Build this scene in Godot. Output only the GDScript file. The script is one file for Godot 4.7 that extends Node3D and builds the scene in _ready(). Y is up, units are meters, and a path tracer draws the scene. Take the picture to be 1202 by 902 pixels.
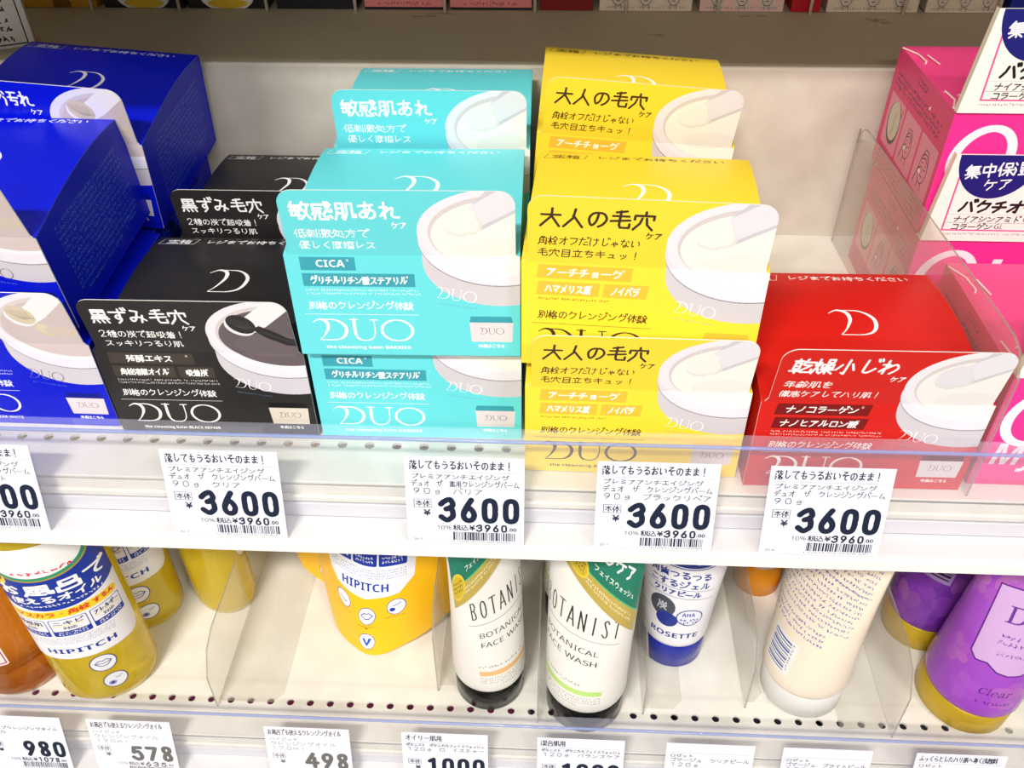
extends Node3D
# A drugstore shelf seen from slightly above: display cartons on the upper board, bottles, pouches and tubes on the lower one.

const CW := 0.093      # display carton: width, front height, back height, depth, top of the raised flap
const CHF := 0.0488
const CHB := 0.0523
const CD := 0.09
const FLAP := 0.079
const LOW := -0.228    # height of the lower board
const WALL := -0.222   # riser behind the cartons
const LEDGE := 0.1045

var mats := {}
var cache := {}
var names := {}
var glyph_cache := {}
var rng := RandomNumberGenerator.new()

# ------------------------------------------------------------------ stroke lettering: each sign as pen strokes on a 16 x 16 grid (pairs xy, ~ rounded, @ another sign in a box)
var GLYPHS := {
"ア": "23 d3 97,86 7b 3e", "イ": "c1 86 28,86 8e", "ウ": "81 84,38 34 d4 ca 7e", "エ": "33 d3,83 8c,1c ec", "オ": "25 e5,a1 ae 8d,a5 2d",
"カ": "25 d5 cd ad,71 69 2e", "キ": "25 d4,19 e8,71 9e", "ク": "61 27,54 d4 ba 5e", "ケ": "51 28,45 e5,a5 a9 5e", "コ": "33 d3 de,2d dd",
"サ": "15 e5,52 5a,b2 b9 6e", "シ": "32 64,16 48,2e 9b e4", "ス": "33 c3 8a 2e,89 dd", "セ": "17 e5 b9,51 5d dd", "タ": "61 27,54 d4 ba 4e,58 9a",
"チ": "b2 34,18 e8,84 8a 4e", "ツ": "24 47,73 96,d3 c8 5e", "テ": "43 c3,17 e7,87 7b 4e", "ト": "61 6e,66 ca", "ナ": "16 e6,91 8a 4e",
"ニ": "34 c4,1c ec", "ノ": "c2 99 2e", "ハ": "53 48 1d,93 b7 ed", "ヒ": "c4 47,41 4c 6d dd", "フ": "23 d3 b9 4e", "ヘ": "1a 64 ec",
"ホ": "15 e5,81 8e 6d,48 1c,b8 ec", "マ": "13 e3 7a,48 9d", "ミ": "42 c4,47 b9,3b cd", "ム": "71 3c dc,a8 ee", "メ": "c1 97 2e,45 bc",
"ヤ": "16 e4 b8,51 8e", "ヨ": "33 d3 de,38 d8,3d dd", "ユ": "34 b4 ac,1c ec", "ラ": "32 c2,26 d6 ba 5e", "リ": "42 49,b2 ba 7e",
"ル": "51 58 1d,91 9d e8", "レ": "41 4d d7", "ロ": "33 d3 dd 3d 33", "ン": "23 56,2d 9b e5", "ー": "18 e8", "・": "78 88", "!": "81 8a,8d 8e",
"あ": "24 c3,71 6a 7d,~a5 8a 5d 3d 2b 58 97 c8 da cd 9e", "い": "~23 2a 3d 5b,~b4 d7 da", "う": "52 a3,~36 87 b6 d8 ca 9d 6e", "え": "61 93,35 b5 2e,~69 89 9c ad ed",
"お": "15 95,51 5d,~5d 3e 2c 58 98 cb ad 8d,b3 d5", "き": "34 c2,37 d5,71 ba,~3a 4d 7e be", "く": "b1 48 be", "け": "21 1a 2e,64 e4,~b1 b9 9c 7e", "こ": "~43 83 c4,~3a 3c 6d dd",
"さ": "25 d3,61 b9,~3a 4d 7e be", "し": "~51 5b 6d 9d d9", "す": "14 e4,~91 98 7b 59 77 99 9c 6f", "そ": "41 b1 27,~27 e6 97 7a 8d be", "た": "14 94,51 1e,98 d8,~8b 8d bd ed",
"ち": "24 d4,71 49,~49 88 b8 da bd 6e", "つ": "~16 65 b5 d8 bb 7d", "て": "13 e2,~e2 96 7a 8d be", "と": "41 67,~c4 57 3a 4d 8e de", "な": "14 74,51 2a,b3 d6,~96 9c 7e 5d 6b 9b dd",
"の": "~84 7a 4d 28 44 83 c4 e8 cc 9e", "は": "21 1a 2e,65 e5,~a1 ac 8e 6d 7b ab ed", "ふ": "71 93,~76 9a 7d 5d,4a 1d,ba ed", "へ": "1a 64 ec", "ま": "34 d4,37 d7,~81 8b 7d 4d 4b 7a dd",
"み": "32 83,~83 5b 2d 1a 49 99 dc,b7 9e", "も": "35 b5,39 b9,~71 6b 7e bd d9", "や": "~19 76 d5 d8 99,82 95,43 8e", "ら": "71 a3,45 3a,~3a 78 b9 cb ad 6e", "り": "~42 39 5a,~b1 c7 ba 7e",
"る": "32 b2 38,~38 87 c8 db bd 7e 5c 8b 9d", "れ": "41 4e,15 65 1c,~1c 86 a6 9b bd ed", "わ": "41 4e,15 65 1c,~1c 86 b5 d8 cb 9e", "を": "24 c4,71 38,~38 76 8a 8b,~d7 5a 4d 7e ce", "ん": "71 1e,~1e 78 89 8d ad e9",
"口": "33 d3 dd 3d 33", "禾": "c1 33,15 e5,81 8f,85 1c,85 ec", "重": "c1 32,14 e4,35 d5 da 3a 35,37 d7,82 8f,3c dc,1f ef", "火": "24 47,d4 a7,81 88 2f,88 ee", "月": "42 c2 cf ad,42 4a 1f,46 c6,4a ca",
"木": "15 e5,81 8f,85 1c,85 ec", "全": "81 16,81 e6,47 b7,4a ba,87 8e,2e de", "氵": "22 64,17 59,2f 6a", "亻": "b1 29,87 8f", "扌": "15 d5,81 8e 6d,2b c8", "酉": "12 e2,35 d5 df 3f 35,62 68,92 98,3b db",
"孝": "32 c2,81 86,16 e6,d1 1c,69 c9 9b,9b 9f 7f,4c ec", "毎": "51 15,34 e4,45 2c ec,45 d5 bf,18 f8,84 8c", "攵": "61 18,43 e3,c3 9a 2f,57 ef", "白": "81 63,33 d3 df 3f 33,38 d8", "彳": "91 26,96 1a,68 6f",
"育": "81 82,13 e3,63 35 c5,37 d7 df bf,37 3f,3a da,3c dc", "馬": "32 d2,35 d5,38 d8,82 88,32 3b eb de bd,1f 2d,5d 5f,8d 8e", "米": "23 35,d3 c5,16 e6,81 8f,86 1d,86 ec",
"種": "@禾007f,@重70ff", "炭": "81 84,31 34 d4 d1,37 e7,37 2b 1f,@火46ff", "超": "13 73,41 47,17 87,47 4d,4a 7a,27 2c 0f,2c 4e ee,92 e2 d6,b2 96,98 e8 ec 9c 98", "吸": "24 54 5b 2b 24,72 d2 c6 f6 ad 7f,92 8a 6f,88 ef",
"着": "51 63,b1 a3,24 e4,36 d6,18 f8,84 88,78 1f,59 d9 df 5f 59,5b db,5d dd", "肌": "@月008f,92 9a 7f,92 d2 dd fd fb", "黒": "32 d2 d7 37 32,34 d4,82 8b,29 e9,1b fb,2d 1f,5d 6f,9d af,dd ef",
"毛": "b1 42,25 d5,19 e8,71 7c 8e ee eb", "穴": "81 83,17 14 e4 e7,66 5a 1f,96 ab ef", "角": "61 27,52 a2 84,34 d4 df bf,34 3a 1f,84 8c,38 d8,3c dc", "栓": "@木006f,@全60ff", "溶": "@氵004f,@容40ff",
"容": "81 83,15 13 e3 e5,65 38,95 c8,86 1b,86 eb,4b bb bf 4f 4b", "解": "@角007f,82 e2 d7,b2 87,9a ea,8d fd,b8 bf,98 8b", "発": "22 62 18,33 56,b1 95 e8,e2 b4,47 b7,29 d9,67 6a 2f,97 9d dd db", "酵": "@酉007f,@孝70ff",
"敏": "@毎008f,@攵70ff", "感": "13 e3,13 1a 0b,26 76,38 68 6a 3a 38,a1 b8 e9 e7,d4 9a,c1 d2,2c 1f,5b 5f bf bd,8b 9d,dc ee", "低": "@亻006f,e1 72 7d ac,77 e7,b2 c8 ee fb,7f cf", "刺": "13 83,41 4f,16 76 7a 1a 16,4a 1e,4a 8e,a3 ab,d1 df bd",
"方": "81 84,14 e4,64 5a 1f,67 c7 be 9e", "激": "@氵003f,@白3097,@方379f,@攵90ff", "処": "41 08,33 73 4b 0f,26 7c ff,94 98 8b,94 d4 da fa", "優": "@亻005f,51 f1,73 d3 d8 78 73,75 d5,5a 58 f8 fa,7a 7c bc,9a aa,8c 4f,7d cd 8f,9d ef",
"摩": "81 82,12 e2,22 1f,55 85,63 6a,95 d5,b3 ba,65 48,b5 98,bb 5c,4d dd,8b 8f 6f", "擦": "@扌005f,a1 a2,63 62 f2 f3,84 69,75 95 78,c4 f9,d5 b6,8a da,6c fc,ac af,8d 6f,cd ef", "酸": "@酉007f,b1 84 d4,c2 e5,95 87,c5 e7,a7 89,a8 d8 9f,9b ef",
"大": "16 e6,81 87 1f,87 ef", "人": "81 78 1f,76 ef", "目": "32 d2 df 3f 32,36 d6,3a da", "立": "81 84,24 e4,57 6c,b6 9d,1e fe", "葉": "13 e3,51 55,a1 a5,37 e7,36 3a ba b6,76 7a,1c ec,7a 7f,7c 1f,7c ef",
"乾": "13 73,41 45,25 65 6b 2b 25,28 68,0d 8d,4b 4f,a1 86,94 f4,97 e7 8c 8e fe fb", "燥": "@火005f,91 d1 d4 94 91,66 96 99 69 66,b6 e6 e9 b9 b6,6b fb,aa af,ab 6f,ab ff", "小": "81 8f 6e,46 1b,b5 eb", "年": "51 16,43 d3,47 d7,47 4b,1b fb,93 9f",
"齢": "41 44,42 72,14 84,17 1e 7e 77,27 6c,67 2c,47 4d,b1 86,b1 f6,97 d7,8a ea da cd,aa af", "徹": "@彳004f,@育40af,@攵90ff", "底": "81 83,13 e3,23 2a 0f,d4 56 5d 8b,59 e9,94 bd fe fb,5f af", "汚": "@氵004f,62 e2,57 f7,92 7a da ce ae",
"集": "51 16,33 3a,33 e3,35 d5,37 d7,39 e9,83 89,1b fb,89 8f,8b 2f,8b df", "中": "24 d4 da 2a 24,81 8f", "保": "@亻005f,72 d2 d6 76 72,59 f9,a6 af,a9 5e,a9 fe", "湿": "@氵004f,62 e2 e8 68 62,65 e5,8a 8e,ba be,6a 7d,ea cd,5f ff",
"化": "@亻006f,81 8d 9e ee eb,e3 88", "粧": "@米008f,c1 c3,93 f3,a3 a9 8f,b8 f8,d5 de,ae fe", "落": "13 e3,51 55,a1 a5,@氵056f,86 6a,86 e6 6d,79 fd,8c dc df 8f 8c", "薬": "13 e3,51 54,a1 a4,65 a5 a9 69 65,67 a7,26 48,e6 c8,2b 49,eb c9,1c fc,8a 8f,8c 2f,8c df",
"用": "32 d2 df bf,32 3a 1f,36 d6,3a da,82 8f", "税": "@禾007f,91 a3,e1 d3,94 e4 e8 98 94,b8 9d 7f,d8 dd fd fb", "込": "22 44,17 37 3c 0f,3c 7e fe,72 a2 b6 fb,a5 6b", "本": "14 e4,81 8f,84 1b,84 eb,5b bb", "体": "@亻006f,64 f4,a1 af,a4 5b,a4 fb,8c cc",
"品": "51 b1 b6 56 51,28 68 6e 2e 28,a8 e8 ee ae a8", "別": "22 72 76 26 22,19 79 6e 4e,46 3b 0f,a3 ab,e1 ee cd", "格": "@木006f,91 68,84 e4 6c,86 fb,8b db df 8f 8b", "験": "@馬007f,b1 86,b1 f6,97 e7,99 d9 dc 9c 99,b7 bc,ac 7f,bc ff",
"空": "81 83,15 13 e3 e5,65 38,95 98 c8,3a da,8a 8e,1e fe", "箱": "41 15,34 74,b1 85,a4 f4,17 77,46 4f,47 1c,47 7b,97 e7 ef 9f 97,9a ea,9c ec", "持": "@扌005f,73 e3,a1 a6,66 f6,69 f9,c7 cf af,7b 9d", "風": "32 d2 dd fe fb,32 3a 1f,b3 53,56 b6 ba 5a 56,83 8d,4d be",
"呂": "42 c2 c7 47 42,87 69,29 d9 df 2f 29", "使": "@亻005f,63 f3,75 e5 e9 79 75,a1 ab 6f,7b ff", "混": "@氵004f,62 e2 e7 67 62,64 e4,69 6f 9d,6c 9c,e9 ac,a8 ae fe fc", "合": "81 17,81 f7,57 b7,39 d9 df 3f 39",
"対": "41 43,13 83,63 4a 0f,25 7d,85 f5,d1 de bd,a8 bb", "応": "81 82,13 e3,23 2a 0f,58 4c,77 7d bd bb,95 a8,d7 eb", "質": "32 22 27,25 75,a1 92 97,95 e5,38 d8 dd 3d 38,3a da,3b db,6d 2f,ad ef", "導": "23 44,38 58 6a ea,62 63,a2 93,54 e4,65 d5 d9 69 65,67 d7,1b fb,ba bf 9f,4c 6d",
"洗": "@氵004f,71 57,74 e4,a1 a8,58 f8,98 8c 5f,c8 cd fd fb", "顔": "41 43,13 83,33 25,63 55,16 86,26 2a 0f,77 48,7a 4b,7d 3f,93 f3,a4 e4 ec ac a4,a6 e6,a9 e9,bc 9f,cc ff", "当": "81 86,32 54,d2 b4,27 d7 df,2b db,2f df", "g": "~b6 86 59 7b a9 b6,b6 bd,~bd 9f 5e", "m": "26 2d,~28 46 67 7d,~78 96 b7 bd", "l": "61 6d", "料": "@米008f,a2 c4,96 b8,8c fa,d1 df",
"消": "@氵004f,a1 a5,71 84,e1 c4,65 e5 ef cf,65 6f,68 e8,6b eb", "効": "@米008f,93 f3 ee ce,c1 b8 8f", "防": "@氵004f,@方40ff",
"0": "~81 b2 c5 c8 ca bd 8e 5d 4a 48 45 52 81", "1": "53 91 9e", "2": "~44 61 b1 c4 a8 4e,4e ce", "3": "~34 62 a1 c4 a6 77,~77 b7 cb ad 7e 3c", "4": "91 2a da,a5 ae", "5": "c2 52 47,~47 96 ca bd 7e 3c",
"6": "~a1 66 4a 5d 8e bd ca a7 76 4a", "7": "32 c2 6e", "8": "~81 b2 b5 87 55 52 81,~87 ba bd 8e 5d 5a 87", "9": "~6e a9 c5 b2 81 52 45 68 98 c5",
"B": "31 3e,~31 91 b4 87 37,~87 ba bd 8e 3e", "O": "~81 c3 d8 cc 8e 4c 38 43 81", "T": "21 e1,81 8e", "A": "81 2e,81 ee,4a ca", "N": "3e 31 de d1", "I": "81 8e", "S": "~c3 91 52 54 87 ba bd 7e 3c",
"¥": "31 87 d1,87 8e,37 d7,3a da", "※": "22 dd,d2 2d,81 82,8d 8e,18 28,d8 e8", "(": "~a1 68 ae", ")": "~51 98 5e", "-": "48 c8", ".": "7d 8d",
}
const VOICED := "ガカギキグクゲケゴコザサジシズスゼセゾソダタヂチヅツデテドトバハビヒブフベヘボホがかぎきぐくげけごこざさじしずすぜせだたでてどとばはびひぶふぼほ"
const HALF := "パハピヒプフペヘポホぱはぴひ"
const SMALL := "ァアィイゥウェエォオッツャヤュユョヨっつゃやゅゆょよぁあ"


func glyph(c: String) -> Array:
	if glyph_cache.has(c):
		return glyph_cache[c]
	var out := []
	if GLYPHS.has(c):
		for s: String in GLYPHS[c].split(","):
			if s.begins_with("@"):
				var q := s.substr(2)
				var x0 := q.substr(0, 1).hex_to_int() / 16.0
				var y0 := q.substr(1, 1).hex_to_int() / 16.0
				var x1 := (q.substr(2, 1).hex_to_int() + 0.8) / 16.0
				var y1 := (q.substr(3, 1).hex_to_int() + 1.0) / 16.0
				for st in glyph(s.substr(1, 1)):
					var p := PackedVector2Array()
					for v in st:
						p.append(Vector2(lerpf(x0, x1, v.x), lerpf(y0, y1, v.y)))
					out.append(p)
				continue
			var pts := PackedVector2Array()
			for t in s.trim_prefix("~").strip_edges().split(" ", false):
				pts.append(Vector2(t.substr(0, 1).hex_to_int() + 0.5, t.substr(1, 1).hex_to_int() + 0.5) / 16.0)
			out.append(rounded(pts) if s.begins_with("~") else pts)
	else:
		var k := VOICED.find(c)
		var h := HALF.find(c)
		var m := SMALL.find(c)
		if k >= 0 and k % 2 == 0:
			out = glyph(VOICED[k + 1]).duplicate()
			out.append(PackedVector2Array([Vector2(0.78, 0.02), Vector2(0.84, 0.16)]))
			out.append(PackedVector2Array([Vector2(0.92, 0.0), Vector2(0.98, 0.13)]))
		elif h >= 0 and h % 2 == 0:
			out = glyph(HALF[h + 1]).duplicate()
			var ring := PackedVector2Array()
			for i in 9:
				ring.append(Vector2(0.9, 0.1) + Vector2.from_angle(TAU * i / 8.0) * 0.08)
			out.append(ring)
		elif m >= 0 and m % 2 == 0:
			for st in glyph(SMALL[m + 1]):
				var p := PackedVector2Array()
				for v in st:
					p.append(Vector2(0.14 + v.x * 0.72, 0.3 + v.y * 0.7))
				out.append(p)
	glyph_cache[c] = out
	return out


func rounded(p: PackedVector2Array, n := 4) -> PackedVector2Array:
	var out := PackedVector2Array()
	var last := p.size() - 1
	var ring := p[0].is_equal_approx(p[last])
	for i in last:
		var a := p[i - 1] if i > 0 else (p[last - 1] if ring else p[0])
		var b := p[i + 2] if i + 2 <= last else (p[1] if ring else p[last])
		for k in n:
			out.append(p[i].cubic_interpolate(p[i + 1], a, b, k / float(n)))
	out.append(p[last])
	return out


# ------------------------------------------------------------------ print: a sheet measured in millimetres, y up, drawn with flat inks
class Print:
	var im: Image
	var s: float
	var left: float
	var high: float
	var host
	var xf := Transform2D.IDENTITY

	func _init(p_host, w: float, h: float, p_left: float, scale: float, ink: Color) -> void:
		host = p_host
		s = scale
		left = p_left
		high = h
		im = Image.create(int(round(w * s)), int(round(h * s)), false, Image.FORMAT_RGB8)
		im.fill(ink)

	func px(p: Vector2) -> Vector2:
		var q := xf * p
		return Vector2((q.x - left) * s, (high - q.y) * s)

	func span(y: int, a: float, b: float, ink: Color) -> void:
		var x0 := maxi(0, int(ceil(a - 0.5)))
		var x1 := mini(im.get_width(), int(floor(b + 0.5)))
		if x1 > x0 and y >= 0 and y < im.get_height():
			im.fill_rect(Rect2i(x0, y, x1 - x0, 1), ink)

	func raw_poly(q: PackedVector2Array, ink: Color) -> void:
		var lo := 1e9
		var hi := -1e9
		for v in q:
			lo = minf(lo, v.y)
			hi = maxf(hi, v.y)
		var n := q.size()
		for y in range(maxi(0, int(floor(lo))), mini(im.get_height(), int(ceil(hi)) + 1)):
			var yc := y + 0.5
			var xs := []
			for i in n:
				var a := q[i]
				var b := q[(i + 1) % n]
				if (a.y <= yc) != (b.y <= yc):
					xs.append(a.x + (b.x - a.x) * (yc - a.y) / (b.y - a.y))
			xs.sort()
			for k in range(0, xs.size() - 1, 2):
				span(y, xs[k], xs[k + 1], ink)

	func poly(p: Array, ink: Color) -> void:
		var q := PackedVector2Array()
		for v in p:
			q.append(px(v))
		raw_poly(q, ink)

	func rect(x: float, y: float, w: float, h: float, ink: Color) -> void:
		poly([Vector2(x, y), Vector2(x + w, y), Vector2(x + w, y + h), Vector2(x, y + h)], ink)

	func round_rect(x: float, y: float, w: float, h: float, r: float, ink: Color) -> void:
		var p := []
		for c in [[x + w - r, y + h - r, 0.0], [x + r, y + h - r, 90.0], [x + r, y + r, 180.0], [x + w - r, y + r, 270.0]]:
			for k in 6:
				p.append(Vector2(c[0], c[1]) + Vector2.from_angle(deg_to_rad(c[2] + k * 18.0)) * r)
		poly(p, ink)

	func ell(c: Vector2, rx: float, ry: float, ink: Color, turn := 0.0) -> void:
		var p := []
		for i in 56:
			p.append(c + Vector2(cos(TAU * i / 56.0) * rx, sin(TAU * i / 56.0) * ry).rotated(turn))
		poly(p, ink)

	func raw_seg(a: Vector2, b: Vector2, ra: float, rb: float, ink: Color) -> void:
		var d := b - a
		var l := d.length()
		var nrm := Vector2(-d.y, d.x) / l if l > 1e-5 else Vector2(1, 0)
		var c := [a + nrm * ra, b + nrm * rb, b - nrm * rb, a - nrm * ra]
		var y0 := maxi(0, int(floor(minf(a.y - ra, b.y - rb))))
		var y1 := mini(im.get_height() - 1, int(ceil(maxf(a.y + ra, b.y + rb))))
		for y in range(y0, y1 + 1):
			var yc := y + 0.5
			var x0 := 1e9
			var x1 := -1e9
			var ha := ra * ra - (yc - a.y) * (yc - a.y)
			if ha > 0.0:
				ha = sqrt(ha)
				x0 = a.x - ha
				x1 = a.x + ha
			var hb := rb * rb - (yc - b.y) * (yc - b.y)
			if hb > 0.0:
				hb = sqrt(hb)
				x0 = minf(x0, b.x - hb)
				x1 = maxf(x1, b.x + hb)
			for i in 4:
				var p: Vector2 = c[i]
				var q: Vector2 = c[(i + 1) % 4]
				if (p.y <= yc) != (q.y <= yc):
					var x := p.x + (q.x - p.x) * (yc - p.y) / (q.y - p.y)
					x0 = minf(x0, x)
					x1 = maxf(x1, x)
			if x1 > x0:
				span(y, x0, x1, ink)

	func line(pts, w: float, ink: Color) -> void:
		for i in pts.size() - 1:
			raw_seg(px(pts[i]), px(pts[i + 1]), maxf(0.5, w * s / 2), maxf(0.5, w * s / 2), ink)

	func brush(pts: Array, ink: Color) -> void:   # Vector3(x, y, width)
		for i in pts.size() - 1:
			var a: Vector3 = pts[i]
			var b: Vector3 = pts[i + 1]
			raw_seg(px(Vector2(a.x, a.y)), px(Vector2(b.x, b.y)), maxf(0.4, a.z * s / 2), maxf(0.4, b.z * s / 2), ink)

	func text(t: String, x: float, top: float, size: float, ink: Color, w: float, wide := 1.0, gap := 0.0, slant := 0.0) -> float:
		for c in t:
			if c != " ":
				for st in host.glyph(c):
					var p := []
					for v in st:
						p.append(Vector2(x + v.x * size * wide + (1.0 - v.y) * size * slant, top - v.y * size))
					line(p, w, ink)
			x += size * wide + gap
		return x

	func latin(t: String, x: float, base: float, size: float, ink: Color, face := "sans_bold", wide := 1.0, slant := 0.0, fit := 0.0) -> void:
		var tris: PackedVector2Array = host.letters(t, face)
		if fit > 0.0:
			var most := 0.01
			for v in tris:
				most = maxf(most, v.x)
			wide = fit / (most * size)
		for i in range(0, tris.size(), 3):
			var q := PackedVector2Array()
			for k in 3:
				var v := tris[i + k]
				q.append(px(Vector2(x + v.x * size * wide + v.y * size * slant, base + v.y * size)))
			raw_poly(q, ink)

	func micro(x: float, top: float, w: float, size: float, rows: int, pitch: float, ink: Color, bold := 0.14) -> void:   # print too small to read
		for r in rows:
			var cx := x
			while cx < x + w - size * 0.5:
				var y := top - r * pitch
				for k in 3:
					var a := Vector2(cx + host.rng.randf() * size * 0.8, y - host.rng.randf() * size)
					var b := Vector2(cx + host.rng.randf() * size * 0.8, y - host.rng.randf() * size)
					line([a, b], bold * size, ink)
				cx += size * (1.0 if host.rng.randf() < 0.93 else 1.8)

	func bars(x: float, y: float, w: float, h: float, ink: Color) -> void:
		var cx := x
		while cx < x + w:
			var t: float = [0.22, 0.22, 0.44, 0.66][host.rng.randi() % 4] * w / 24.0
			rect(cx, y, t, h, ink)
			cx += t + [0.24, 0.3, 0.5][host.rng.randi() % 3] * w / 24.0

	func big_d(x: float, y: float, w: float, h: float, ink: Color, k := 1.0) -> void:
		var a := []
		for v in host.rounded(PackedVector2Array([Vector2(0, 0.86), Vector2(0.2, 1), Vector2(0.4, 0.9), Vector2(0.44, 0.62), Vector2(0.3, 0.25), Vector2(0.14, 0.02)]), 6):
			a.append(v)
		var b := []
		for i in a.size():
			var t: float = i / float(a.size() - 1)
			b.append(Vector3(x + a[i].x * w, y + a[i].y * h, w * k * (0.03 + 0.1 * pow(sin(PI * clampf(t * 1.05, 0, 1)), 2.0))))
		brush(b, ink)
		var c := []
		var arc: PackedVector2Array = host.rounded(PackedVector2Array([Vector2(0.3, 1), Vector2(0.7, 0.97), Vector2(0.95, 0.72), Vector2(0.98, 0.42), Vector2(0.86, 0.14), Vector2(0.6, 0.02), Vector2(0.14, 0.02)]), 6)
		for i in arc.size():
			var t: float = i / float(arc.size() - 1)
			c.append(Vector3(x + arc[i].x * w, y + arc[i].y * h, w * k * (0.035 + 0.09 * pow(sin(PI * clampf(t * 1.1, 0, 1)), 2.0))))
		brush(c, ink)

	func duo(x: float, y: float, w: float, h: float, ink: Color, k := 1.0) -> void:
		var dw := w * 0.33
		big_d(x, y, dw, h, ink, k)
		var ux := x + w * 0.39
		var uw := w * 0.24
		line([Vector2(ux - uw * 0.08, y + h), Vector2(ux + uw * 0.26, y + h)], h * 0.05 * k, ink)
		line([Vector2(ux + uw * 0.78, y + h), Vector2(ux + uw * 1.08, y + h)], h * 0.05 * k, ink)
		var u := []
		var arc: PackedVector2Array = host.rounded(PackedVector2Array([Vector2(0.1, 1), Vector2(0.1, 0.35), Vector2(0.22, 0.08), Vector2(0.5, 0.0), Vector2(0.8, 0.1), Vector2(0.93, 0.4), Vector2(0.93, 1)]), 6)
		for i in arc.size():
			u.append(Vector3(ux + arc[i].x * uw, y + arc[i].y * h, h * k * (0.14 if i < 8 else (0.1 if i < 14 else 0.055))))
		brush(u, ink)
		var o := []
		for i in 41:
			var t := TAU * i / 40.0
			o.append(Vector3(x + w * 0.84 + cos(t) * w * 0.155, y + h * 0.5 + sin(t) * h * 0.5, h * k * (0.05 + 0.08 * absf(cos(t)))))
		brush(o, ink)

	func texture() -> ImageTexture:
		return ImageTexture.create_from_image(im)


func letters(t: String, face: String) -> PackedVector2Array:   # outlines of Latin lettering as triangles; 1 = font size
	var key := "letters/" + face + "/" + t
	if cache.has(key):
		return cache[key]
	var f := SystemFont.new()
	f.font_names = PackedStringArray(["Droid Serif" if face.begins_with("serif") else "Droid Sans"])
	f.font_weight = 700 if face.ends_with("bold") else 400
	var m := TextMesh.new()
	m.font = f
	m.text = t
	m.font_size = 64
	m.pixel_size = 1.0 / 64.0
	m.depth = 0.0
	m.curve_step = 3.0
	m.horizontal_alignment = HORIZONTAL_ALIGNMENT_LEFT
	m.vertical_alignment = VERTICAL_ALIGNMENT_BOTTOM
	var a := m.get_mesh_arrays()
	var v: PackedVector3Array = a[Mesh.ARRAY_VERTEX]
	var out := PackedVector2Array()
	var lo := 1e9
	var base := 1e9
	for p in v:
		lo = minf(lo, p.x)
		base = minf(base, p.y)
	if a[Mesh.ARRAY_INDEX] != null and a[Mesh.ARRAY_INDEX].size() > 0:
		for i in a[Mesh.ARRAY_INDEX]:
			out.append(Vector2(v[i].x - lo, v[i].y - base))
	else:
		for p in v:
			out.append(Vector2(p.x - lo, p.y - base))
	cache[key] = out
	return out


func rgb(r: int, g: int, b: int) -> Color:
	return Color8(r, g, b)


# ------------------------------------------------------------------ materials and shapes
func mat(key: String, c: Color, rough := 0.5, tex: Texture2D = null) -> StandardMaterial3D:
	if mats.has(key):
		return mats[key]
	var m := StandardMaterial3D.new()
	m.resource_name = key
	m.albedo_color = c
	m.roughness = rough
	m.metallic_specular = 0.4
	if tex:
		m.albedo_texture = tex
		m.albedo_color = Color.WHITE
	mats[key] = m
	return m


func clear_mat(key: String, c: Color, alpha: float, rough := 0.05) -> StandardMaterial3D:
	if not mats.has(key):
		var m := mat(key, Color(c.r, c.g, c.b, alpha), rough)
		m.transparency = BaseMaterial3D.TRANSPARENCY_ALPHA
	return mats[key]


func liquid_mat(key: String, c: Color, alpha: float, rough := 0.04) -> StandardMaterial3D:
	if not mats.has(key):
		var m := mat(key, Color(c.r, c.g, c.b, alpha), rough)
		m.refraction_enabled = true
		m.refraction_scale = 0.042
	return mats[key]


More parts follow.
